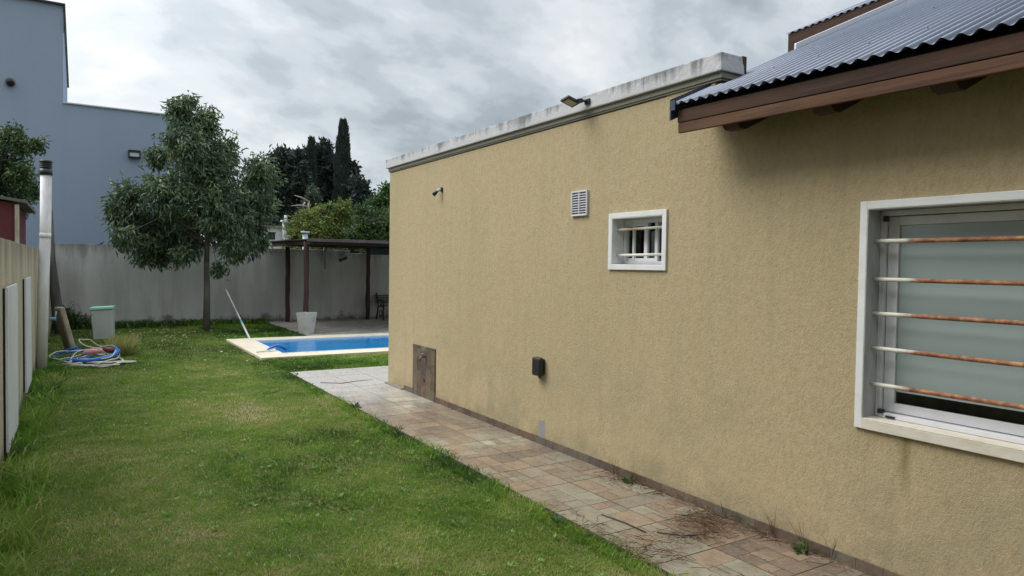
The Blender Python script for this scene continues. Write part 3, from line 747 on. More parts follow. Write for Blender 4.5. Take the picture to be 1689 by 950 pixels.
s = MB(); s.tube([(3.486, 7.49, .52), (3.43, 7.49, .52), (3.415, 7.49, .505), (3.413, 7.49, .47)], .010, 10); part(s, 'spout', M_tap, tp)
s = MB(); s.tube([(3.45, 7.49, .52), (3.45, 7.49, .555)], .006, 8); s.tube([(3.45, 7.455, .557), (3.45, 7.525, .557)], .006, 8); part(s, 'handle', M_tap, tp)
s = MB(); s.tube([(3.4855, 7.53, .235), (3.481, 7.53, .235)], .022, 12); tag(s.build('wall_outlet', M_black, loc=(3.4855, 7.53, .235)), 'round black drain outlet low on the slate tiled panel', 'outlet')
# weed growing on top of the parapet
s = MB()
for i in range(5):
    a = random.uniform(0, 6.28); h = random.uniform(.05, .13)
    s.tube([(3.6, 7.03, 2.978), (3.6 + .02 * math.cos(a), 7.03 + .03 * math.sin(a), 2.978 + h * .6), (3.6 + .03 * math.cos(a), 7.03 + .05 * math.sin(a), 2.978 + h)], [.003, .0025, .001], 5)
tag(s.build('weed', M_dry, loc=(3.6, 7.03, 2.978)), 'tiny dry weed sprouting on top of the parapet', 'weed')

# ================================================================== WALLS AND NEIGHBOURS
bw = MB(); bw.box(-.70, 19.30, -.05, 6.60, 19.46, 1.985); bw.box(6.60, 19.302, -.05, 14, 19.46, 1.90)
tag(bw.build('garden_wall', M_backwall, loc=(3, 19.38, 0), bevel=.01), 'stained grey plastered wall closing the back of the garden', 'wall')
lw = MB(); lw.box(-.68, -3, -.05, -.50, 19.295, 1.765)
tag(lw.build('garden_wall', M_leftwall, loc=(-.59, 5, 0), bevel=.01), 'beige plastered boundary wall along the left of the lawn', 'wall')
for i, (a, b_, zt, zb, lab) in enumerate(((6.78, 7.86, 1.375, .06, 'larger white board mounted on the left beige wall, nearest the viewer'), (9.16, 10.1, 1.39, .15, 'narrower white board on the left beige wall, beside the white vent pipe'))):
    e = empty('wall_board', (-.49, (a + b_) / 2, zb), lab, 'board', 'white boards on the left wall')
    s = MB(); s.box(-.484, a, zb, -.466, b_, zt); part(s, 'face_board', M_panel, e, bevel=.002)
    s = MB(); s.box(-.4995, a + .008, zb + .01, -.4845, b_ - .01, zt - .01); part(s, 'backing_frame', M_dark, e)
pipe = empty('vent_pipe', (-.43, 11.8, 0), 'tall white vent pipe with a black cap beside the left wall', 'pipe')
s = MB(); s.tube([(-.432, 11.8, -.02), (-.405, 11.8, 1.2), (-.375, 11.8, 2.0), (-.365, 11.8, 2.79)], .068, 20); s.tube([(-.378, 11.8, 1.90), (-.377, 11.8, 1.97)], .0715, 20); part(s, 'shaft', M_pipe, pipe)
s = MB()
s.tube([(-.365, 11.8, 2.78), (-.365, 11.8, 2.865)], .077, 20)
for z in (2.88, 2.905, 2.93): s.tube([(-.365, 11.8, z), (-.365, 11.8, z + .012)], .077, 20)
s.tube([(-.365, 11.8, 2.955), (-.365, 11.8, 2.985)], [.079, .076], 20); s.tube([(-.365, 11.8, 2.86), (-.365, 11.8, 2.96)], .055, 16)
part(s, 'cap', M_black, pipe)
# red shed over the wall
shed = empty('garden_shed', (-1.6, 12.8, 0), 'dark red shed with a sloping grey roof behind the left wall', 'shed')
s = MB(); s.prism([(-4.0, 0), (-.74, 0), (-.74, 2.38), (-4.0, 2.85)], 'y', 12.0, 14.5); part(s, 'wall', M_red, shed)
s = MB(); s.prism([(-4.1, 2.875), (-.60, 2.385), (-.60, 2.425), (-4.1, 2.915)], 'y', 11.9, 14.6); part(s, 'roof', M_shedroof, shed)
s = MB(); s.box(-.735, 11.93, 0, -.685, 12.0, 2.36); part(s, 'corner_trim', M_cream, shed, bevel=.004)
# unseen house added over the left wall to keep sky light off the near yard
nb = empty('shading_house', (-6, -1, 0), 'added two storey cream house out of view over the left wall, shading the near yard', 'house')
s = MB(); s.box(-11, -9, 0, -2.0, 4.6, 6.3); part(s, 'wall', M_cream, nb)
s = MB(); s.box(-11.2, -9.2, 6.3, -1.85, 4.75, 6.5); part(s, 'roof', M_shedroof, nb)
for yy in (-4.5, -.5, 2.4):
    s = MB(); s.box(-1.998, yy, 3.6, -1.96, yy + 1.2, 4.8); wn = part(s, 'window', M_trim, nb)
    s = MB(); s.box(-1.958, yy + .07, 3.67, -1.95, yy + 1.13, 4.73); part(s, 'pane', M_black, wn)
# blue building
bl = empty('neighbour_building', (-2, 24, 0), 'tall blue grey rendered building with stepped roofline behind the back wall', 'building')
s = MB(); s.box(-12, 20.5, 0, -.275, 30, 7.80); s.box(-.275, 20.503, 0, 2.30, 30, 5.44); part(s, 'wall', M_blue, bl)
s = MB(); s.box(-12.05, 20.42, 7.80, -.22, 30.05, 7.845); s.box(-.262, 20.45, 7.18, -.222, 20.6, 7.80); part(s, 'roof_flashing', M_darkmetal, bl)
s = MB(); s.box(-.275, 20.46, 5.44, 2.34, 30.04, 5.47); part(s, 'roof_flashing', M_fluewhite, bl, label='thin pale flashing on the lower roof')
wl = empty('bulkhead_lamp', (1.26, 20.45, 4.34), 'small black bulkhead lamp on the blue building', 'wall lamp')
s = MB(); s.box(1.12, 20.38, 4.24, 1.40, 20.50, 4.27); s.box(1.12, 20.38, 4.38, 1.40, 20.50, 4.435); s.box(1.12, 20.38, 4.27, 1.145, 20.5, 4.38); s.box(1.375, 20.38, 4.27, 1.40, 20.5, 4.38); part(s, 'housing', M_darkmetal, wl)
s = MB(); s.box(1.15, 20.40, 4.275, 1.37, 20.49, 4.375); part(s, 'lens', M_fluewhite, wl)
vp_ = empty('wall_vent', (-1.33, 20.45, 5.77), 'small round black vent high on the blue building', 'vent')
s = MB(); s.tube([(-1.33, 20.50, 5.79), (-1.33, 20.40, 5.77), (-1.31, 20.36, 5.73)], .075, 14); part(s, 'hood', M_black, vp_)
s = MB(); s.tube([(-1.33, 20.499, 5.79), (-1.33, 20.485, 5.79)], .11, 16); part(s, 'flange', M_ledge, vp_)

# ================================================================== PERGOLA AND GARDEN THINGS
pg = empty('pergola', (6.5, 17.3, 0), 'dark timber pergola with flat roof beside the pool', 'pergola')
def wob_post(x, y, z1_, r):
    m = MB(); m.tube([(x + random.uniform(-.008, .008), y + random.uniform(-.008, .008), z1_ * i / 9) for i in range(10)], [r * random.uniform(.88, 1.1) for _ in range(10)], 10); return m
for (x, y, h, r) in ((4.78, 19.0, 2.03, .062), (4.42, 15.92, 2.10, .058), (7.02, 19.0, 2.05, .062), (9.2, 15.92, 2.1, .058)):
    part(wob_post(x, y, h, r), 'post', M_post, pg)
s = MB(); s.prism([(15.55, 2.125), (19.25, 2.16), (19.25, 2.185), (15.55, 2.15)], 'x', 4.36, 10.2); part(s, 'roof_sheet', M_shade, pg)
s = MB(); s.box(4.33, 15.50, 2.09, 10.2, 15.56, 2.155); part(s, 'beam', M_shade, pg, bevel=.004)
s = MB(); s.prism([(15.58, 2.03), (19.2, 2.03), (19.2, 2.155), (15.58, 2.12)], 'x', 4.40, 4.47); part(s, 'beam', M_post, pg)
s = MB(); s.box(4.48, 18.95, 2.045, 10.2, 19.05, 2.150); part(s, 'beam', M_post, pg)
s = MB(); s.box(4.48, 15.87, 2.03, 10.2, 15.95, 2.122); part(s, 'beam', M_post, pg)
for i in range(7):
    s = MB(); x = 5.1 + .75 * i; s.box(x, 15.95, 2.06, x + .06, 18.95, 2.122); part(s, 'rafter', M_post, pg)
s = MB(); s.box(7.10, 19.12, 1.88, 10.2, 19.20, 2.155); part(s, 'back_board', M_navy, pg)
s = MB(); s.tube([(5.87, 19.27, 1.45), (5.87, 19.27, 1.95)], .012, 6); s.box(5.83, 19.24, 1.95, 5.92, 19.298, 2.14)
tag(s.build('cable_conduit', M_ledge, loc=(5.87, 19.28, 1.7)), 'thin grey conduit on the back wall under the pergola', 'conduit')
gl = empty('bracket_lamp', (6.35, 19.28, 1.75), 'small dark bracket lamp on the back wall under the pergola', 'wall lamp')
s = MB(); s.tube([(6.46, 19.29, 1.88), (6.42, 19.15, 1.87), (6.38, 19.08, 1.80)], .02, 8); part(s, 'arm', M_darkmetal, gl)
s = MB(); s.box(-.11, -.05, -.05, .11, .05, .05, m=Matrix.Translation((6.30, 19.05, 1.74)) @ Matrix.Rotation(R(-22), 4, 'Y')); part(s, 'head', M_darkmetal, gl, bevel=.01)
# bench
bn = empty('garden_bench', (8.0, 18.7, .03), 'dark iron garden bench with slats by the back wall', 'bench')
def iron_end(x):
    m = MB()
    m.tube([(x, 18.98, .03), (x, 18.90, .25), (x, 18.86, .42), (x, 18.93, .62), (x, 18.99, .75)], .022, 8)
    m.tube([(x, 18.42, .03), (x, 18.48, .22), (x, 18.44, .42), (x, 18.44, .56), (x, 18.60, .60), (x, 18.88, .56)], .022, 8)
    m.tube([(x, 18.44, .42), (x, 18.86, .40)], .02, 8)
    m.tube([(x + .0, 18.65 + .10 * math.cos(a * .6), .22 + .10 * math.sin(a * .6)) for a in range(11)], .014, 6)
    m.tube([(x + .0, 18.65 + .06 * math.cos(a * .6), .50 + .05 * math.sin(a * .6)) for a in range(11)], .012, 6)
    m.tube([(x, 18.99, .73), (x, 19.0, .76), (x, 19.0, .79)], [.02, .035, .012], 8)
    return m
for x in (7.28, 8.75): part(iron_end(x), 'side_frame', M_bench, bn)
for i in range(5): s = MB(); s.box(7.2, 18.45 + .085 * i, .43, 8.85, 18.52 + .085 * i, .45); part(s, 'seat_slat', M_slat, bn, bevel=.003)
for i in range(4):
    s = MB(); y = 18.89 + .03 * i; s.box(7.2, y, .49 + .062 * i, 8.85, y + .02, .543 + .062 * i); part(s, 'back_slat', M_slat, bn, bevel=.003)
# planter
pl = empty('planter', (4.33, 15.62, .03), 'empty white tapered square planter in front of a pergola post', 'planter')
m = Matrix.Translation((4.36, 15.66, .03)) @ Matrix.Rotation(R(41), 4, 'Z')
s = MB(); a, b_ = .115, .165
def fr(z, r): return [tuple(m @ Vector((sx * r, sy * r, z))) for sx, sy in ((-1, -1), (1, -1), (1, 1), (-1, 1))]
H = .47
L_ = fr(0, a) + fr(H, b_) + fr(H, b_ - .018) + fr(H - .06, b_ - .022)
s.poly(L_, [(3, 2, 1, 0)] + [(i, (i + 1) % 4, 4 + (i + 1) % 4, 4 + i) for i in range(4)] + [(4 + i, 4 + (i + 1) % 4, 8 + (i + 1) % 4, 8 + i) for i in range(4)] + [(8 + i, 8 + (i + 1) % 4, 12 + (i + 1) % 4, 12 + i) for i in range(4)])
part(s, 'pot', M_pot, pl, bevel=.004)
s = MB(); s.poly(fr(H - .058, b_ - .022), [(0, 1, 2, 3)]); part(s, 'soil', M_soil, pl)
# bin
bi = empty('storage_bin', (.46, 16.4, 0), 'tall off white plastic bin with a mint green lid near the back wall', 'bin')
rot = Matrix.Translation((.47, 16.45, 0)) @ Matrix.Rotation(R(-10), 4, 'Z') @ Matrix.Rotation(R(-3), 4, 'Y')
def ring(z, hx, hy, mm=rot): return [tuple(mm @ Vector((sx * hx, sy * hy, z))) for sx, sy in ((-1, -1), (1, -1), (1, 1), (-1, 1))]
s = MB(); s.poly(ring(0, .175, .15) + ring(.60, .195, .17), [(3, 2, 1, 0), (4, 5, 6, 7)] + [(i, (i + 1) % 4, 4 + (i + 1) % 4, 4 + i) for i in range(4)])
part(s, 'body', M_bin, bi, bevel=.02, seg=3)
s = MB(); s.poly(ring(.605, .215, .19) + ring(.66, .205, .18), [(3, 2, 1, 0), (4, 5, 6, 7)] + [(i, (i + 1) % 4, 4 + (i + 1) % 4, 4 + i) for i in range(4)])
part(s, 'lid', M_mint, bi, bevel=.014, seg=3)
s = MB(); s.tube([(.285, 16.33, .56), (.255, 16.32, .56), (.25, 16.32, .50)], .012, 6); part(s, 'handle', M_alu, bi)
# leaning board (faded lounger cushion)
lb = empty('leaning_cushion', (-.2, 14.4, 0), 'faded beige lounger cushion standing on edge by the left wall', 'cushion')
s = MB(); mm = Matrix.Translation((-.08, 14.4, .0)) @ Matrix.Rotation(R(-13), 4, 'Y') @ Matrix.Rotation(R(12), 4, 'Z')
s.box(-.05, -.24, 0, .030, .24, .80, m=mm); part(s, 'pad', M_beige, lb, bevel=.03, seg=3)
s = MB(); s.box(-.062, -.20, .03, -.051, .22, .76, m=mm); part(s, 'underside', M_beige2, lb)
# leaning poles in the corner
s = MB(); s.tube([(-.50, 18.9, 2.72), (-.46, 18.75, 1.6), (-.34, 18.6, .6), (-.22, 18.5, 0)], [.04, .05, .055, .06], 9)
tag(s.build('timber_pole', M_greypole, loc=(-.22, 18.5, 0)), 'taller grey timber pole leaning in the back left corner', 'pole', 'poles leaning in the corner')
s = MB(); s.tube([(-.49, 18.2, 1.9), (-.46, 18.1, 1.1), (-.40, 18.0, .5), (-.33, 17.9, 0)], [.05, .06, .075, .08], 9)
tag(s.build('timber_pole', M_greypole2, loc=(-.33, 17.9, 0)), 'shorter dark timber pole leaning in the back left corner', 'pole', 'poles leaning in the corner')
# tap pipe on the left wall
s = MB(); s.tube([(-.499, 13.2, .66), (-.30, 13.2, .66), (-.285, 13.2, .66)], [.028, .028, .036], 10); s.tube([(-.30, 13.2, .66), (-.285, 13.2, .78)], .012, 8)
tag(s.build('pipe_stub', M_ltblue, loc=(-.499, 13.2, .66)), 'pale blue pipe stub with valve sticking out of the left wall', 'pipe')
# pool pole
pe = empty('pool_pole', (3.04, 15.12, .0), 'long white telescopic pool pole leaning against the back wall', 'pole')
A, B = Vector((3.04, 15.13, .01)), Vector((3.27, 19.27, .90))
s = MB(); s.tube([A.lerp(B, .30), B], .0165, 10); part(s, 'upper_tube', M_white, pe)
s = MB(); s.tube([A.lerp(B, .27), A.lerp(B, .33)], .024, 10); part(s, 'clamp', M_ltblue, pe)
s = MB(); s.tube([A, A.lerp(B, .30)], .021, 10); part(s, 'lower_tube', M_white, pe)
# vacuum head on coping
vh = empty('pool_brush', (2.95, 12.6, .045), 'blue curved pool brush with white handle resting on the near pool coping', 'pool brush')
s = MB(); s.tube([(2.83 + .33 * i / 10, 12.62 + .01 * i / 10, .06 + .075 * math.sin(math.pi * i / 10)) for i in range(11)], [.018] + [.028] * 9 + [.018], 8); part(s, 'brush_head', M_bluehose, vh)
s = MB(); s.tube([(2.62, 12.50, .058), (2.85, 12.57, .066), (2.97, 12.60, .10)], .011, 8); part(s, 'handle', M_white, vh)
# hose tangle
def loop(cx, cy, rx, ry, z, tilt=0, ph=0, a0=0, a1=2 * math.pi, n=40, wb=.03):
    o = []
    for i in range(n + 1):
        a = a0 + (a1 - a0) * i / n
        x = cx + rx * math.cos(a + ph) + wb * math.sin(3 * a + ph); y = cy + ry * math.sin(a + ph) + wb * math.cos(2 * a)
        o.append((x, y, max(.018, z + tilt * math.cos(a) + .012 * math.sin(5 * a))))
    return o
s = MB()
for L in (loop(.15, 12.75, .42, .62, .05, .02), loop(.22, 12.95, .34, .45, .10, .08, .6), loop(.30, 12.7, .30, .75, .035, .01, 1.4), loop(.02, 12.95, .36, .5, .07, .05, 2.2), loop(.30, 13.3, .26, .40, .17, .13, 3), loop(.20, 12.45, .45, .40, .03, .0, 4, 0, 4.6), loop(.10, 12.2, .42, .28, .03, 0, 5, 0, 4.2)):
    s.tube(L, .009, 7)
s.tube([(.05, 12.55, .03), (.35, 12.38, .03), (.60, 12.36, .03), (.78, 12.30, .025)], .016, 7)
s.tube([(.05, 12.50, .03), (.4, 12.30, .03), (.74, 12.27, .025)], .012, 7)
tag(s.build('garden_hose', M_hose, loc=(.2, 12.8, 0)), 'pale garden hose lying in a tangled heap on the grass', 'hose')
s = MB()
s.tube([(.52, 12.95, .18), (.56, 12.80, .14), (.46, 12.62, .09), (.28, 12.50, .07), (.10, 12.48, .05), (-.05, 12.6, .04)], .034, 9)
s.tube(loop(-.08, 13.2, .28, .35, .06, .03, 1, 0, 5), .022, 8); s.tube([(-.35, 13.2, .04), (-.15, 13.5, .12), (.0, 13.3, .18)], .022, 8)
tag(s.build('pool_hose', M_bluehose, loc=(.1, 12.8, 0)), 'thick blue pool hose curled among the pale hose loops', 'hose')
s = MB(); s.tube([(.06, 13.0, .10), (.12, 12.98, .13), (.24, 12.96, .14), (.34, 12.95, .15)], [.02, .042, .046, .036], 10)
fo = tag(s.build('pool_float', M_pink, loc=(.2, 12.97, 0)), 'small pink and dark red pool float lying on the hoses', 'float')
s = MB(); s.tube([(.36, 13.0, .16), (.46, 12.99, .15), (.54, 12.98, .10)], [.036, .046, .03], 10); part(s, 'float_end', M_redfloat, fo)

# ================================================================== VEGETATION
def leaf_cloud(name, C, Dn, ln, wd, m, parent, tint, q, droop=.3, fold=.18):
    """C base points (n,3), Dn directions (n,3)"""
    n = len(C); D = unit(Dn + np.array([0, 0, -droop]) + q.normal(0, .15, (n, 3)))
    s = unit(np.cross(D, unit(q.normal(0, 1, (n, 3)))))
    up = np.cross(s, D)
    L = ln * (.45 + .95 * q.random(n))[:, None]; Wd = wd * (.7 + .5 * q.random(n))[:, None]
    v0 = C; v1 = C + D * L * .42 + s * Wd / 2 + up * L * fold; v2 = C + D * L; v3 = C + D * L * .42 - s * Wd / 2 + up * L * fold
    V = np.stack([v0, v1, v2, v3], 1).reshape(-1, 3)
    i = np.arange(n)[:, None] * 4
    F = np.concatenate([i + np.array([[0, 1, 2]]), i + np.array([[0, 2, 3]])])
    return fast_mesh(name, V, F, m, np.repeat(np.clip(tint, 0, 1), 4), parent)
def crown_tips(blobs, depth, n, q, shell=.55):
    """blobs (x,z,r); returns tips and outward directions"""
    B = np.array([b[:3] for b in blobs]); wts = B[:, 2] ** 2; wts /= wts.sum()
    idx = q.choice(len(B), n, p=wts)
    d = unit(q.normal(0, 1, (n, 3)))
    rr = B[idx, 2] * (shell + (1 - shell) * q.random(n)) * (1 + .17 * q.normal(0, 1, n))
    off = depth[idx]
    T = np.stack([B[idx, 0], off, B[idx, 1]], 1) + d * rr[:, None]
    return T, d, idx
def make_tree(name, label, cat, base, blobs, m_leaf, m_bark, trunk_r, n_tip, per, ln, wd, depth_amp, droop, seed, group=None, fork=None, shell=.5, twig=.25, upward=0, tint_bias=None):
    q = np.random.default_rng(seed)
    root = empty(name, base, label, cat, group)
    bx, by, _ = base
    zs = [b[1] for b in blobs]; top = max(b[1] + b[2] for b in blobs); fork = fork or (min(zs) * .9)
    cxm = np.mean([b[0] for b in blobs])
    R_ = max(b[0] + b[2] for b in blobs) - min(b[0] - b[2] for b in blobs)
    depth = np.array([by + q.uniform(-1, 1) * depth_amp * min(1, (1 - abs(b[1] - np.mean(zs)) / (top * .8))) for b in blobs])
    tr = MB()
    pts = [(bx, by, -.1), (bx + .01, by, fork * .5), (bx + .03 * trunk_r, by, fork)]
    tr.tube(pts, [trunk_r * 1.15, trunk_r * .95, trunk_r * .8], 12)
    lead = [(bx, by, fork - .02)]
    topb = max(blobs, key=lambda b: b[1] + b[2])
    for k in range(1, 7):
        f = k / 6; lead.append((bx + (topb[0] - bx) * f * f + q.uniform(-.04, .04), by + q.uniform(-.05, .05), fork + (topb[1] - fork) * f))
    tr.tube(lead, [trunk_r * .8 * (1 - .85 * k / 6) for k in range(7)], 9)
    for j, b in enumerate(blobs):
        zj = max(fork + .05, min(b[1] - .3 * abs(b[0] - bx) - .1, topb[1] * .9))
        f = (zj - fork) / max(.01, topb[1] - fork); s0 = Vector((bx + (topb[0] - bx) * f * f, by, zj))
        e0 = Vector((b[0], depth[j], b[1])); low_ = e0.z - s0.z < .5
        if low_: s0.z += .45
        mid = s0.lerp(e0, .5) + Vector((0, 0, (.30 if low_ else .12) * (e0 - s0).length))
        r0 = trunk_r * .30 * (1 - .6 * f)
        tr.tube([s0, s0.lerp(mid, .5) + Vector((0, 0, .03)), mid, mid.lerp(e0, .5), e0], [r0, r0 * .8, r0 * .6, r0 * .4, r0 * .2], 6)
    T, d, idx = crown_tips(blobs, depth, n_tip, q, shell)
    if twig:
        for k in range(0, n_tip, 3):
            b = blobs[idx[k]]; c0 = Vector((b[0], depth[idx[k]], b[1])); e = Vector(T[k])
            st_ = c0.lerp(e, .25)
            tr.tube([st_, st_.lerp(e, .5) + Vector((0, 0, .03)), e], [trunk_r * .08, trunk_r * .055, trunk_r * .02], 4, cap=False)
    part(tr, 'trunk', m_bark, root)
    # leaves along each drooping twig
    C = np.repeat(T, per, 0); dd = np.repeat(d, per, 0)
    f = q.random(len(C))[:, None]
    C = C - dd * twig * f * np.array([1, 1, .6]) + q.normal(0, twig * .28, C.shape)
    lt = np.repeat(q.random(n_tip), per)
    tint = .15 + .5 * lt + .3 * q.random(len(C))
    if tint_bias is not None: tint = tint + tint_bias(C)
    Dn = dd * .6 + q.normal(0, .6, C.shape) + np.array([0, 0, upward])
    leaf_cloud('crown', C, Dn, ln, wd, m_leaf, root, tint, q, droop)
    return root
main_blobs = [(2.13, 4.92, .42), (2.55, 4.76, .47), (2.02, 4.28, .5), (2.95, 4.18, .52), (1.59, 4.01, .30), (3.6, 3.71, .50), (2.49, 3.68, .75), (1.01, 2.94, .47),
              (1.67, 3.17, .55), (.82, 2.62, .36), (1.28, 2.28, .55), (2.02, 2.43, .72), (2.85, 2.86, .75), (3.61, 2.97, .52), (3.56, 2.30, .48), (1.67, 1.90, .40),
              (2.19, 1.97, .36), (3.04, 2.08, .38), (1.31, 1.72, .24), (2.74, 1.42, .14), (.84, 2.14, .29), (1.96, 5.09, .25), (3.84, 3.33, .32), (2.15, 5.2, .16), (1.5, 1.75, .28), (2.0, 1.78, .26), (3.3, 1.95, .3)]
make_tree('ash_tree', 'leafy garden tree with a rounded dark green crown on the lawn', 'tree', (2.55, 17.5, 0), main_blobs, M_leaf, M_bark, .075,
          1700, 22, .145, .043, .95, .85, 41, fork=1.6, shell=.40, twig=.26)
left_blobs = [(-1.05, 3.72, .24), (-.86, 3.62, .24), (-.62, 3.68, .13), (-1.04, 3.25, .34), (-.78, 3.06, .28), (-.66, 2.86, .2), (-1.13, 2.93, .3), (-.92, 3.85, .14), (-1.5, 3.4, .5), (-1.6, 2.8, .5), (-.9, 2.6, .3)]
make_tree('leafy_tree', 'green bushy tree rising behind the red shed', 'tree', (-1.3, 15.2, 0), left_blobs, M_leafL, M_barkdark, .07, 420, 24, .085, .036, .4, .3, 42, fork=1.9, shell=.4, twig=.2)

# far trees
def cypress(label, x, y, top, r, seed, group, n=9000, z0=1.5):
    q = np.random.default_rng(seed); root = empty('cypress_tree', (x, y, 0), label, 'cypress tree', group)
    t = MB(); t.tube([(x, y, -.2), (x, y, top * .5), (x, y, top * .95)], [.3, .18, .03], 8); part(t, 'trunk', M_barkdark, root)
    u = q.random(n); z = z0 + (top - z0) * u
    prof = np.clip(np.sqrt(np.clip(1 - u, 0, 1)) * 1.25, 0, 1) * r
    a = q.random(n) * 2 * np.pi
    prof = prof * (1 + .14 * np.sin(a * 3 + z * 1.1) + .10 * np.sin(z * 4 + a * 2)) * (.72 + .3 * q.random(n))
    C = np.stack([x + prof * np.cos(a), y + prof * np.sin(a), z], 1)
    D = np.stack([np.cos(a) * .35, np.sin(a) * .35, np.full(n, 1.0)], 1)
    leaf_cloud('crown', C, D, .42, .16, M_leafDark, root, .2 + .6 * q.random(n), q, 0)
make_tree('shrub', 'dark low shrub in the back left corner behind the beige cushion', 'shrub', (-.02, 19.0, 0), [(-.1, .22, .24), (.12, .18, .2), (-.25, .35, .22)], M_leafL, M_barkdark, .02, 110, 16, .07, .025, .1, .2, 61, fork=.08, shell=.3, twig=.12)
G = 'dark evergreens far beyond the back wall'
cypress('tallest narrow cypress spire beyond the back wall', 19.15, 58, 13.5, .80, 51, G)
cypress('short pointed cypress tip left of the tall spire', 16.75, 59, 11.9, .42, 52, G)
def far(name, label, x, y, blobs, m, seed, n=700, per=12, ln=.42, wd=.22, dep=1.5, droop=.1, up=0, **k):
    return make_tree(name, label, 'tree', (x, y, 0), blobs, m, M_barkdark, .22, n, per, ln, wd, dep, droop, seed, group=k.pop('group', None), shell=k.pop('shell', .4), twig=k.pop('twig', .5), upward=up, **k)
far('evergreen_tree', 'broad dark evergreen furthest left beyond the back wall', 15.0, 60,
    [(14.32, 10.25, .9), (15.32, 10.2, 1.0), (15.9, 10.4, .8), (16.6, 9.6, 1.0), (15.6, 8.8, 1.3), (14.83, 8.4, 1.41), (16.08, 9.78, .92), (16.35, 8.01, 1.29), (14.09, 6.33, 1.25), (15.34, 5.89, 1.27), (13.74, 9.6, .59), (14.7, 4, 1.5), (16.3, 5.5, 1.4), (13.2, 8.0, .9), (16.4, 3.8, 1.3)], M_leafDark, 53, n=3000, shell=.2, group=G)
far('evergreen_tree', 'dark evergreen mass left against the tall cypress spire', 18.4, 61,
    [(17.9, 10.8, 1.1), (18.9, 10.7, 1.0), (17.2, 11.0, .8), (17.6, 9.4, 1.3), (16.9, 8.2, 1.3), (17.2, 10.5, .9), (16.7, 9.6, 1.1), (18.4, 9.8, 1.2), (18.9, 8.9, 1.5), (17.9, 7.7, 1.5), (19.5, 6.5, 1.4), (18, 5.2, 1.5), (17.0, 9.0, .9), (18.3, 11.7, .5), (19.6, 4.0, 1.4)], M_leafDark, 54, n=3000, shell=.2, up=.3, group=G)
far('conifer_tree', 'spiky dark conifer right of the tall cypress spire', 20.3, 57,
    [(19.9, 9.8, .45), (20.0, 9.0, .6), (19.9, 8.0, .8), (20.3, 7.2, .9), (19.9, 6.2, 1.2), (20.6, 6.6, .5), (20.5, 8.2, .38), (20.75, 7.5, .35), (19.5, 5, 1.2), (20.1, 4.2, 1.1)], M_leafDark, 55, n=1100, shell=.2, group=G)
far('pine_tree', 'pale grey green pine in front of the dark evergreens', 10.85, 38,
    [(10.85, 5.6, .2), (10.83, 5.2, .34), (10.8, 4.75, .48), (11.15, 4.35, .46), (10.5, 4.3, .46), (10.8, 3.7, .6), (11.3, 3.8, .45)], M_leafPine, 56, n=420, per=14, ln=.22, wd=.07, dep=.3, up=.2, twig=.3)
dw = MB()
for (a, b_) in (((10.55, 37.6, 4.9), (9.75, 37.5, 5.18)), ((10.5, 37.6, 4.65), (9.55, 37.4, 4.60)), ((10.5, 37.5, 4.4), (10.0, 37.4, 4.32)), ((10.35, 37.6, 4.85), (10.2, 37.5, 4.5))):
    a, b_ = Vector(a), Vector(b_); dw.tube([a, a.lerp(b_, .5) + Vector((0, 0, .06)), b_], [.05, .04, .015], 6)
dw.tube([(10.5, 37.55, 0), (10.5, 37.6, 3), (10.55, 37.6, 4.95)], [.12, .1, .05], 6)
tag(dw.build('dead_tree', M_deadwood, loc=(10.5, 37.55, 0)), 'bare pale dead branches beside the grey green pine', 'dead tree')
far('yellowing_tree', 'yellow green tree with reddish tips directly behind the pergola', 7.8, 26,
    [(6.87, 3.03, .38), (7.31, 3.23, .42), (7.88, 3.50, .42), (8.46, 3.66, .42), (8.11, 3.08, .55), (7.54, 2.72, .5), (6.76, 2.62, .35), (8.81, 3.48, .36), (7.09, 2.6, .45), (8.6, 2.7, .5), (7.9, 2.3, .5), (6.7, 2.2, .35)],
    M_leafYel, 57, n=620, per=14, ln=.16, wd=.06, dep=.6, twig=.26, droop=.25)
far('leafy_tree', 'tall rounded green tree at the right behind the pergola', 12.7, 32,
    [(12.65, 5.01, .53), (12.35, 4.26, .68), (12.9, 4.14, .63), (13.1, 4.88, .47), (12.6, 3.3, .8), (13.4, 4.0, .7), (13.2, 3.0, .8)], M_leafGrn, 58, n=620, per=13, ln=.17, wd=.09, dep=.6, twig=.28)
far('leafy_tree', 'low dark green bushy tree between the pergola and the yellow house', 9.4, 24.5,
    [(8.85, 3.4, .40), (9.3, 3.05, .55), (8.7, 2.9, .48), (9.85, 3.05, .58), (8.95, 2.5, .45), (8.45, 2.55, .4), (9.9, 2.45, .5), (10.4, 3.2, .6), (9.4, 2.2, .5)], M_leafL, 59, n=700, per=14, ln=.14, wd=.07, dep=.5, twig=.24)
far('leafy_bush', 'bright yellow green bush beside the left end of the pergola', 5.6, 21.5,
    [(5.45, 1.95, .28), (5.75, 2.0, .26), (5.3, 1.7, .3), (5.9, 1.65, .3), (5.6, 1.3, .3)], M_leafYel, 60, n=160, per=14, ln=.11, wd=.05, dep=.2, twig=.2)
# fill behind the evergreens: distant hedge line of trees
for i, (x, y, h, sd, lab) in enumerate(((11.5, 66, 6.2, 71, 'distant dark tree seen behind the garden tree crown'), (22.6, 64, 5.4, 72, 'distant low dark tree near the right of the yard'), (25.5, 66, 6.0, 73, 'distant low dark tree next to the house corner'))):
    far('evergreen_tree', lab, x, y, [(x - .8, h * .75, 1.3), (x + .7, h * .7, 1.4), (x, h - 1.0, 1.0), (x - .6, h * .4, 1.6), (x + .9, h * .35, 1.6), (x, 1.4, 1.6)], M_leafDark, sd, n=420, group='distant dark trees')

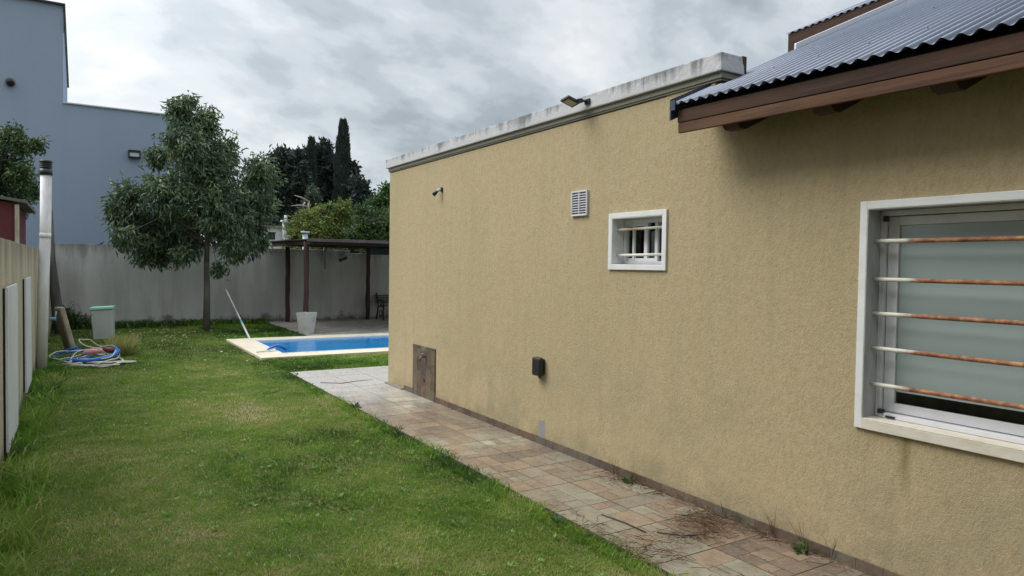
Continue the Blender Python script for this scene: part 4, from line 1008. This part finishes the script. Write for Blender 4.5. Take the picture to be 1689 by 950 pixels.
# neighbour house bits over the wall
nh = empty('white_house', (8.0, 34, 0), 'small white house partly hidden behind the garden tree', 'house')
s = MB(); s.box(7.4, 34, 0, 8.35, 37, 3.25); part(s, 'wall', M_house2, nh)
s = MB(); s.box(7.3, 33.9, 3.25, 8.45, 37.1, 3.36); part(s, 'roof', M_ledge, nh)
s = MB(); s.box(7.62, 33.98, 2.7, 7.95, 34.0, 3.05); part(s, 'window', M_dark, nh)
s = MB(); s.box(8.25, 33.6, 0, 8.52, 33.87, 3.55); s.box(8.18, 33.53, 3.55, 8.59, 33.94, 3.62); s.tube([(8.38, 33.73, 3.62), (8.38, 33.73, 3.85)], .07, 8); part(s, 'chimney', M_house2, nh)
fl2 = empty('chimney_flue', (5.6, 21.0, 0), 'pale metal chimney flue with flat cap behind the back wall', 'flue')
s = MB(); s.tube([(5.68, 20.6, 0), (5.68, 20.6, 2.47)], .075, 14); part(s, 'pipe', M_fluewhite, fl2)
s = MB(); s.tube([(5.68, 20.6, 2.49), (5.68, 20.6, 2.53)], .13, 16); s.tube([(5.68, 20.6, 2.46), (5.68, 20.6, 2.5)], .05, 8); part(s, 'cap', M_fluewhite, fl2)

# dry grass tuft on a mound by the hoses
q2 = np.random.default_rng(91)
tf = empty('grass_tuft', (.66, 13.6, 0), 'unmown tuft of long dry grass next to the hoses', 'grass tuft')
n = 1500; a = q2.random(n) * 6.283; rr = .19 * np.sqrt(q2.random(n)); C = np.stack([.66 + rr * np.cos(a) * .9, 13.6 + rr * np.sin(a) * 1.6, q2.random(n) * .03], 1)
D = np.stack([np.cos(a) * rr * 2.0, np.sin(a) * rr * 2.0, np.ones(n)], 1)
leaf_cloud('blades', C, D, .25, .012, M_blade, tf, .60 + .4 * q2.random(n), q2, 0, .02)
# clover and plantain clumps in the lawn, too many to count
n = 200; cx_ = q2.uniform(-.35, 2.45, n); cy_ = 1.6 + 8 * q2.random(n) ** 1.6
k_ = 9; CX = np.repeat(cx_, k_) + q2.normal(0, .014, n * k_); CY = np.repeat(cy_, k_) + q2.normal(0, .014, n * k_)
C = np.stack([CX, CY, .012 + .012 * q2.random(n * k_)], 1); a = q2.random(n * k_) * 6.283
D = np.stack([np.cos(a), np.sin(a), .25 + .3 * q2.random(n * k_)], 1)
o = leaf_cloud('clover', C, D, .028, .015, M_clover, None, .45 + .55 * q2.random(n * k_), q2, 0, .05)
tag(o, 'tiny broad leaved clover plants scattered through the near lawn', 'clover', kind='stuff')
# fallen leaves under the tree
n = 220; C = np.stack([q2.normal(1.9, .8, n), q2.normal(16.6, .9, n), .028 + .015 * q2.random(n)], 1)
C2 = np.stack([q2.uniform(-.3, 2.5, 30), q2.uniform(9, 15, 30), np.full(30, .022)], 1); C = np.concatenate([C, C2]); n = len(C)
D = np.stack([q2.normal(0, 1, n), q2.normal(0, 1, n), np.zeros(n)], 1)
o = leaf_cloud('fallen_leaves', C, D, .055, .035, M_fallen, None, q2.random(n), q2, 0, .05)
tag(o, 'pale yellow fallen leaves scattered on the grass under the tree', 'leaves', kind='stuff')
# dry stalks, roots and weeds swept on the path
def straw(cx, cy, sx, sy, n, L, q, zmax=.05):
    out = []
    for _ in range(n):
        x, y = q.normal(cx, sx), q.normal(cy, sy)
        if x > 3.48: x = 3.48 - abs(q.normal(0, .03))
        a = q.random() * 6.283; l = L * q.uniform(.4, 1.3); z = .026 + q.random() * zmax
        b = a + q.normal(0, .5)
        p0 = (x, y, z); p1 = (min(3.485, x + l * .5 * math.cos(a)), y + l * .5 * math.sin(a), z + q.uniform(-.01, .02)); p2 = (min(3.485, p1[0] + l * .5 * math.cos(b)), p1[1] + l * .5 * math.sin(b), max(.026, z + q.uniform(-.02, .01)))
        out.append((p0, p1, p2))
    return out
st = MB(); qq = np.random.default_rng(5)
S = straw(3.30, 2.95, .085, .11, 230, .13, qq, .04) + straw(3.05, 2.86, .10, .05, 60, .14, qq, .03) + straw(2.68, 2.75, .06, .12, 70, .14, qq, .05) + straw(3.45, 3.5, .02, .35, 70, .12, qq, .03) + straw(3.45, 2.5, .02, .3, 60, .13, qq, .03) \
    + straw(3.40, 3.9, .05, .15, 40, .12, qq, .02) + straw(3.1, 2.2, .2, .3, 14, .16, qq, .01) + straw(2.64, 3.2, .04, .3, 50, .1, qq, .03)
for p in S: st.tube(p, [.0018, .0016, .0007], 4, cap=False)
for (x, y, h) in ((3.46, 4.05, .12), (3.47, 3.8, .10), (3.47, 3.0, .10), (3.475, 2.42, .14), (3.475, 2.62, .16), (3.475, 2.25, .12), (3.47, 2.9, .08)):
    for _ in range(5):
        a = qq.normal(0, .25)
        st.tube([(x, y, .02), (x + .0, y + h * .5 * math.sin(a), .02 + h * .6), (min(3.49, x + qq.uniform(-.02, .0)), y + h * math.sin(a) * 1.3, .02 + h * qq.uniform(.8, 1.3))], [.0016, .0013, .0006], 4, cap=False)
st.t = list(np.random.default_rng(3).random(len(st.f)) * .0 + .001)
o = st.build('dry_debris', M_dry)
at = o.data.attributes['tint']; nf = len(o.data.polygons); at.data.foreach_set('value', np.repeat(np.random.default_rng(3).random(nf // 8 + 1), 8)[:nf].astype(np.float32))
tag(o, 'dry brown stalks and dead grass scattered on the tiled path', 'debris', kind='stuff')
# twigs lying on the path; the far one stands for a tile crack
for (pts, lab) in (([(2.93, 3.02, .028), (3.03, 2.90, .03), (3.11, 2.86, .03), (3.26, 2.87, .034)], 'dark twig on the path beside the heap of dry stalks'),
                   ([(2.83, 3.42, .028), (2.86, 3.22, .032), (2.87, 3.05, .028)], 'thin dark twig on the path near the lawn edge'),
                   ([(2.72, 9.1, .028), (2.95, 8.93, .03), (3.2, 9.0, .032), (3.42, 9.02, .028)], 'dark strand standing for a tile crack on the far pale end of the path'),
                   ([(3.12, 2.02, .028), (3.2, 2.0, .03), (3.30, 2.08, .034), (3.26, 2.15, .03)], 'curved twig on the path below the large window')):
    s = MB(); s.tube(pts, [.004, .0045, .004, .002][:len(pts)], 6)
    tag(s.build('twig', M_barkdark, loc=pts[0]), lab, 'twig', 'twigs and tile crack strand on the path')  # the far one is no twig but stands for a tile crack
# green weeds at the foot of the wall and lawn edge
for (x, y, sc, lab) in ((3.45, 2.40, .06, 'green weed at the wall foot near the large window'), (2.585, 7.35, .07, 'small dark weed at the edge of the path halfway along'), (2.52, 3.45, .05, 'bright green weed in the lawn beside the path'), (3.45, 3.85, .06, 'small weed at the skirting below the small window'), (1.60, 2.95, .06, 'light green clover clump in the near lawn')):
    root = empty('weed', (x, y, .0), lab, 'weed', 'small weeds')
    n = 34; a = q2.random(n) * 6.283
    C = np.stack([x + .012 * np.cos(a), y + .012 * np.sin(a), .015 + .3 * sc * q2.random(n)], 1)
    C[:, 0] = np.minimum(C[:, 0], 3.46)
    D = np.stack([np.cos(a) - (.9 if x > 3.3 else 0), np.sin(a), .4 + q2.random(n)], 1)
    leaf_cloud('leaves', C, D, sc, .016, M_leafGrn, root, .3 + .7 * q2.random(n), q2, .1, .05)
print('built', len(bpy.data.objects))
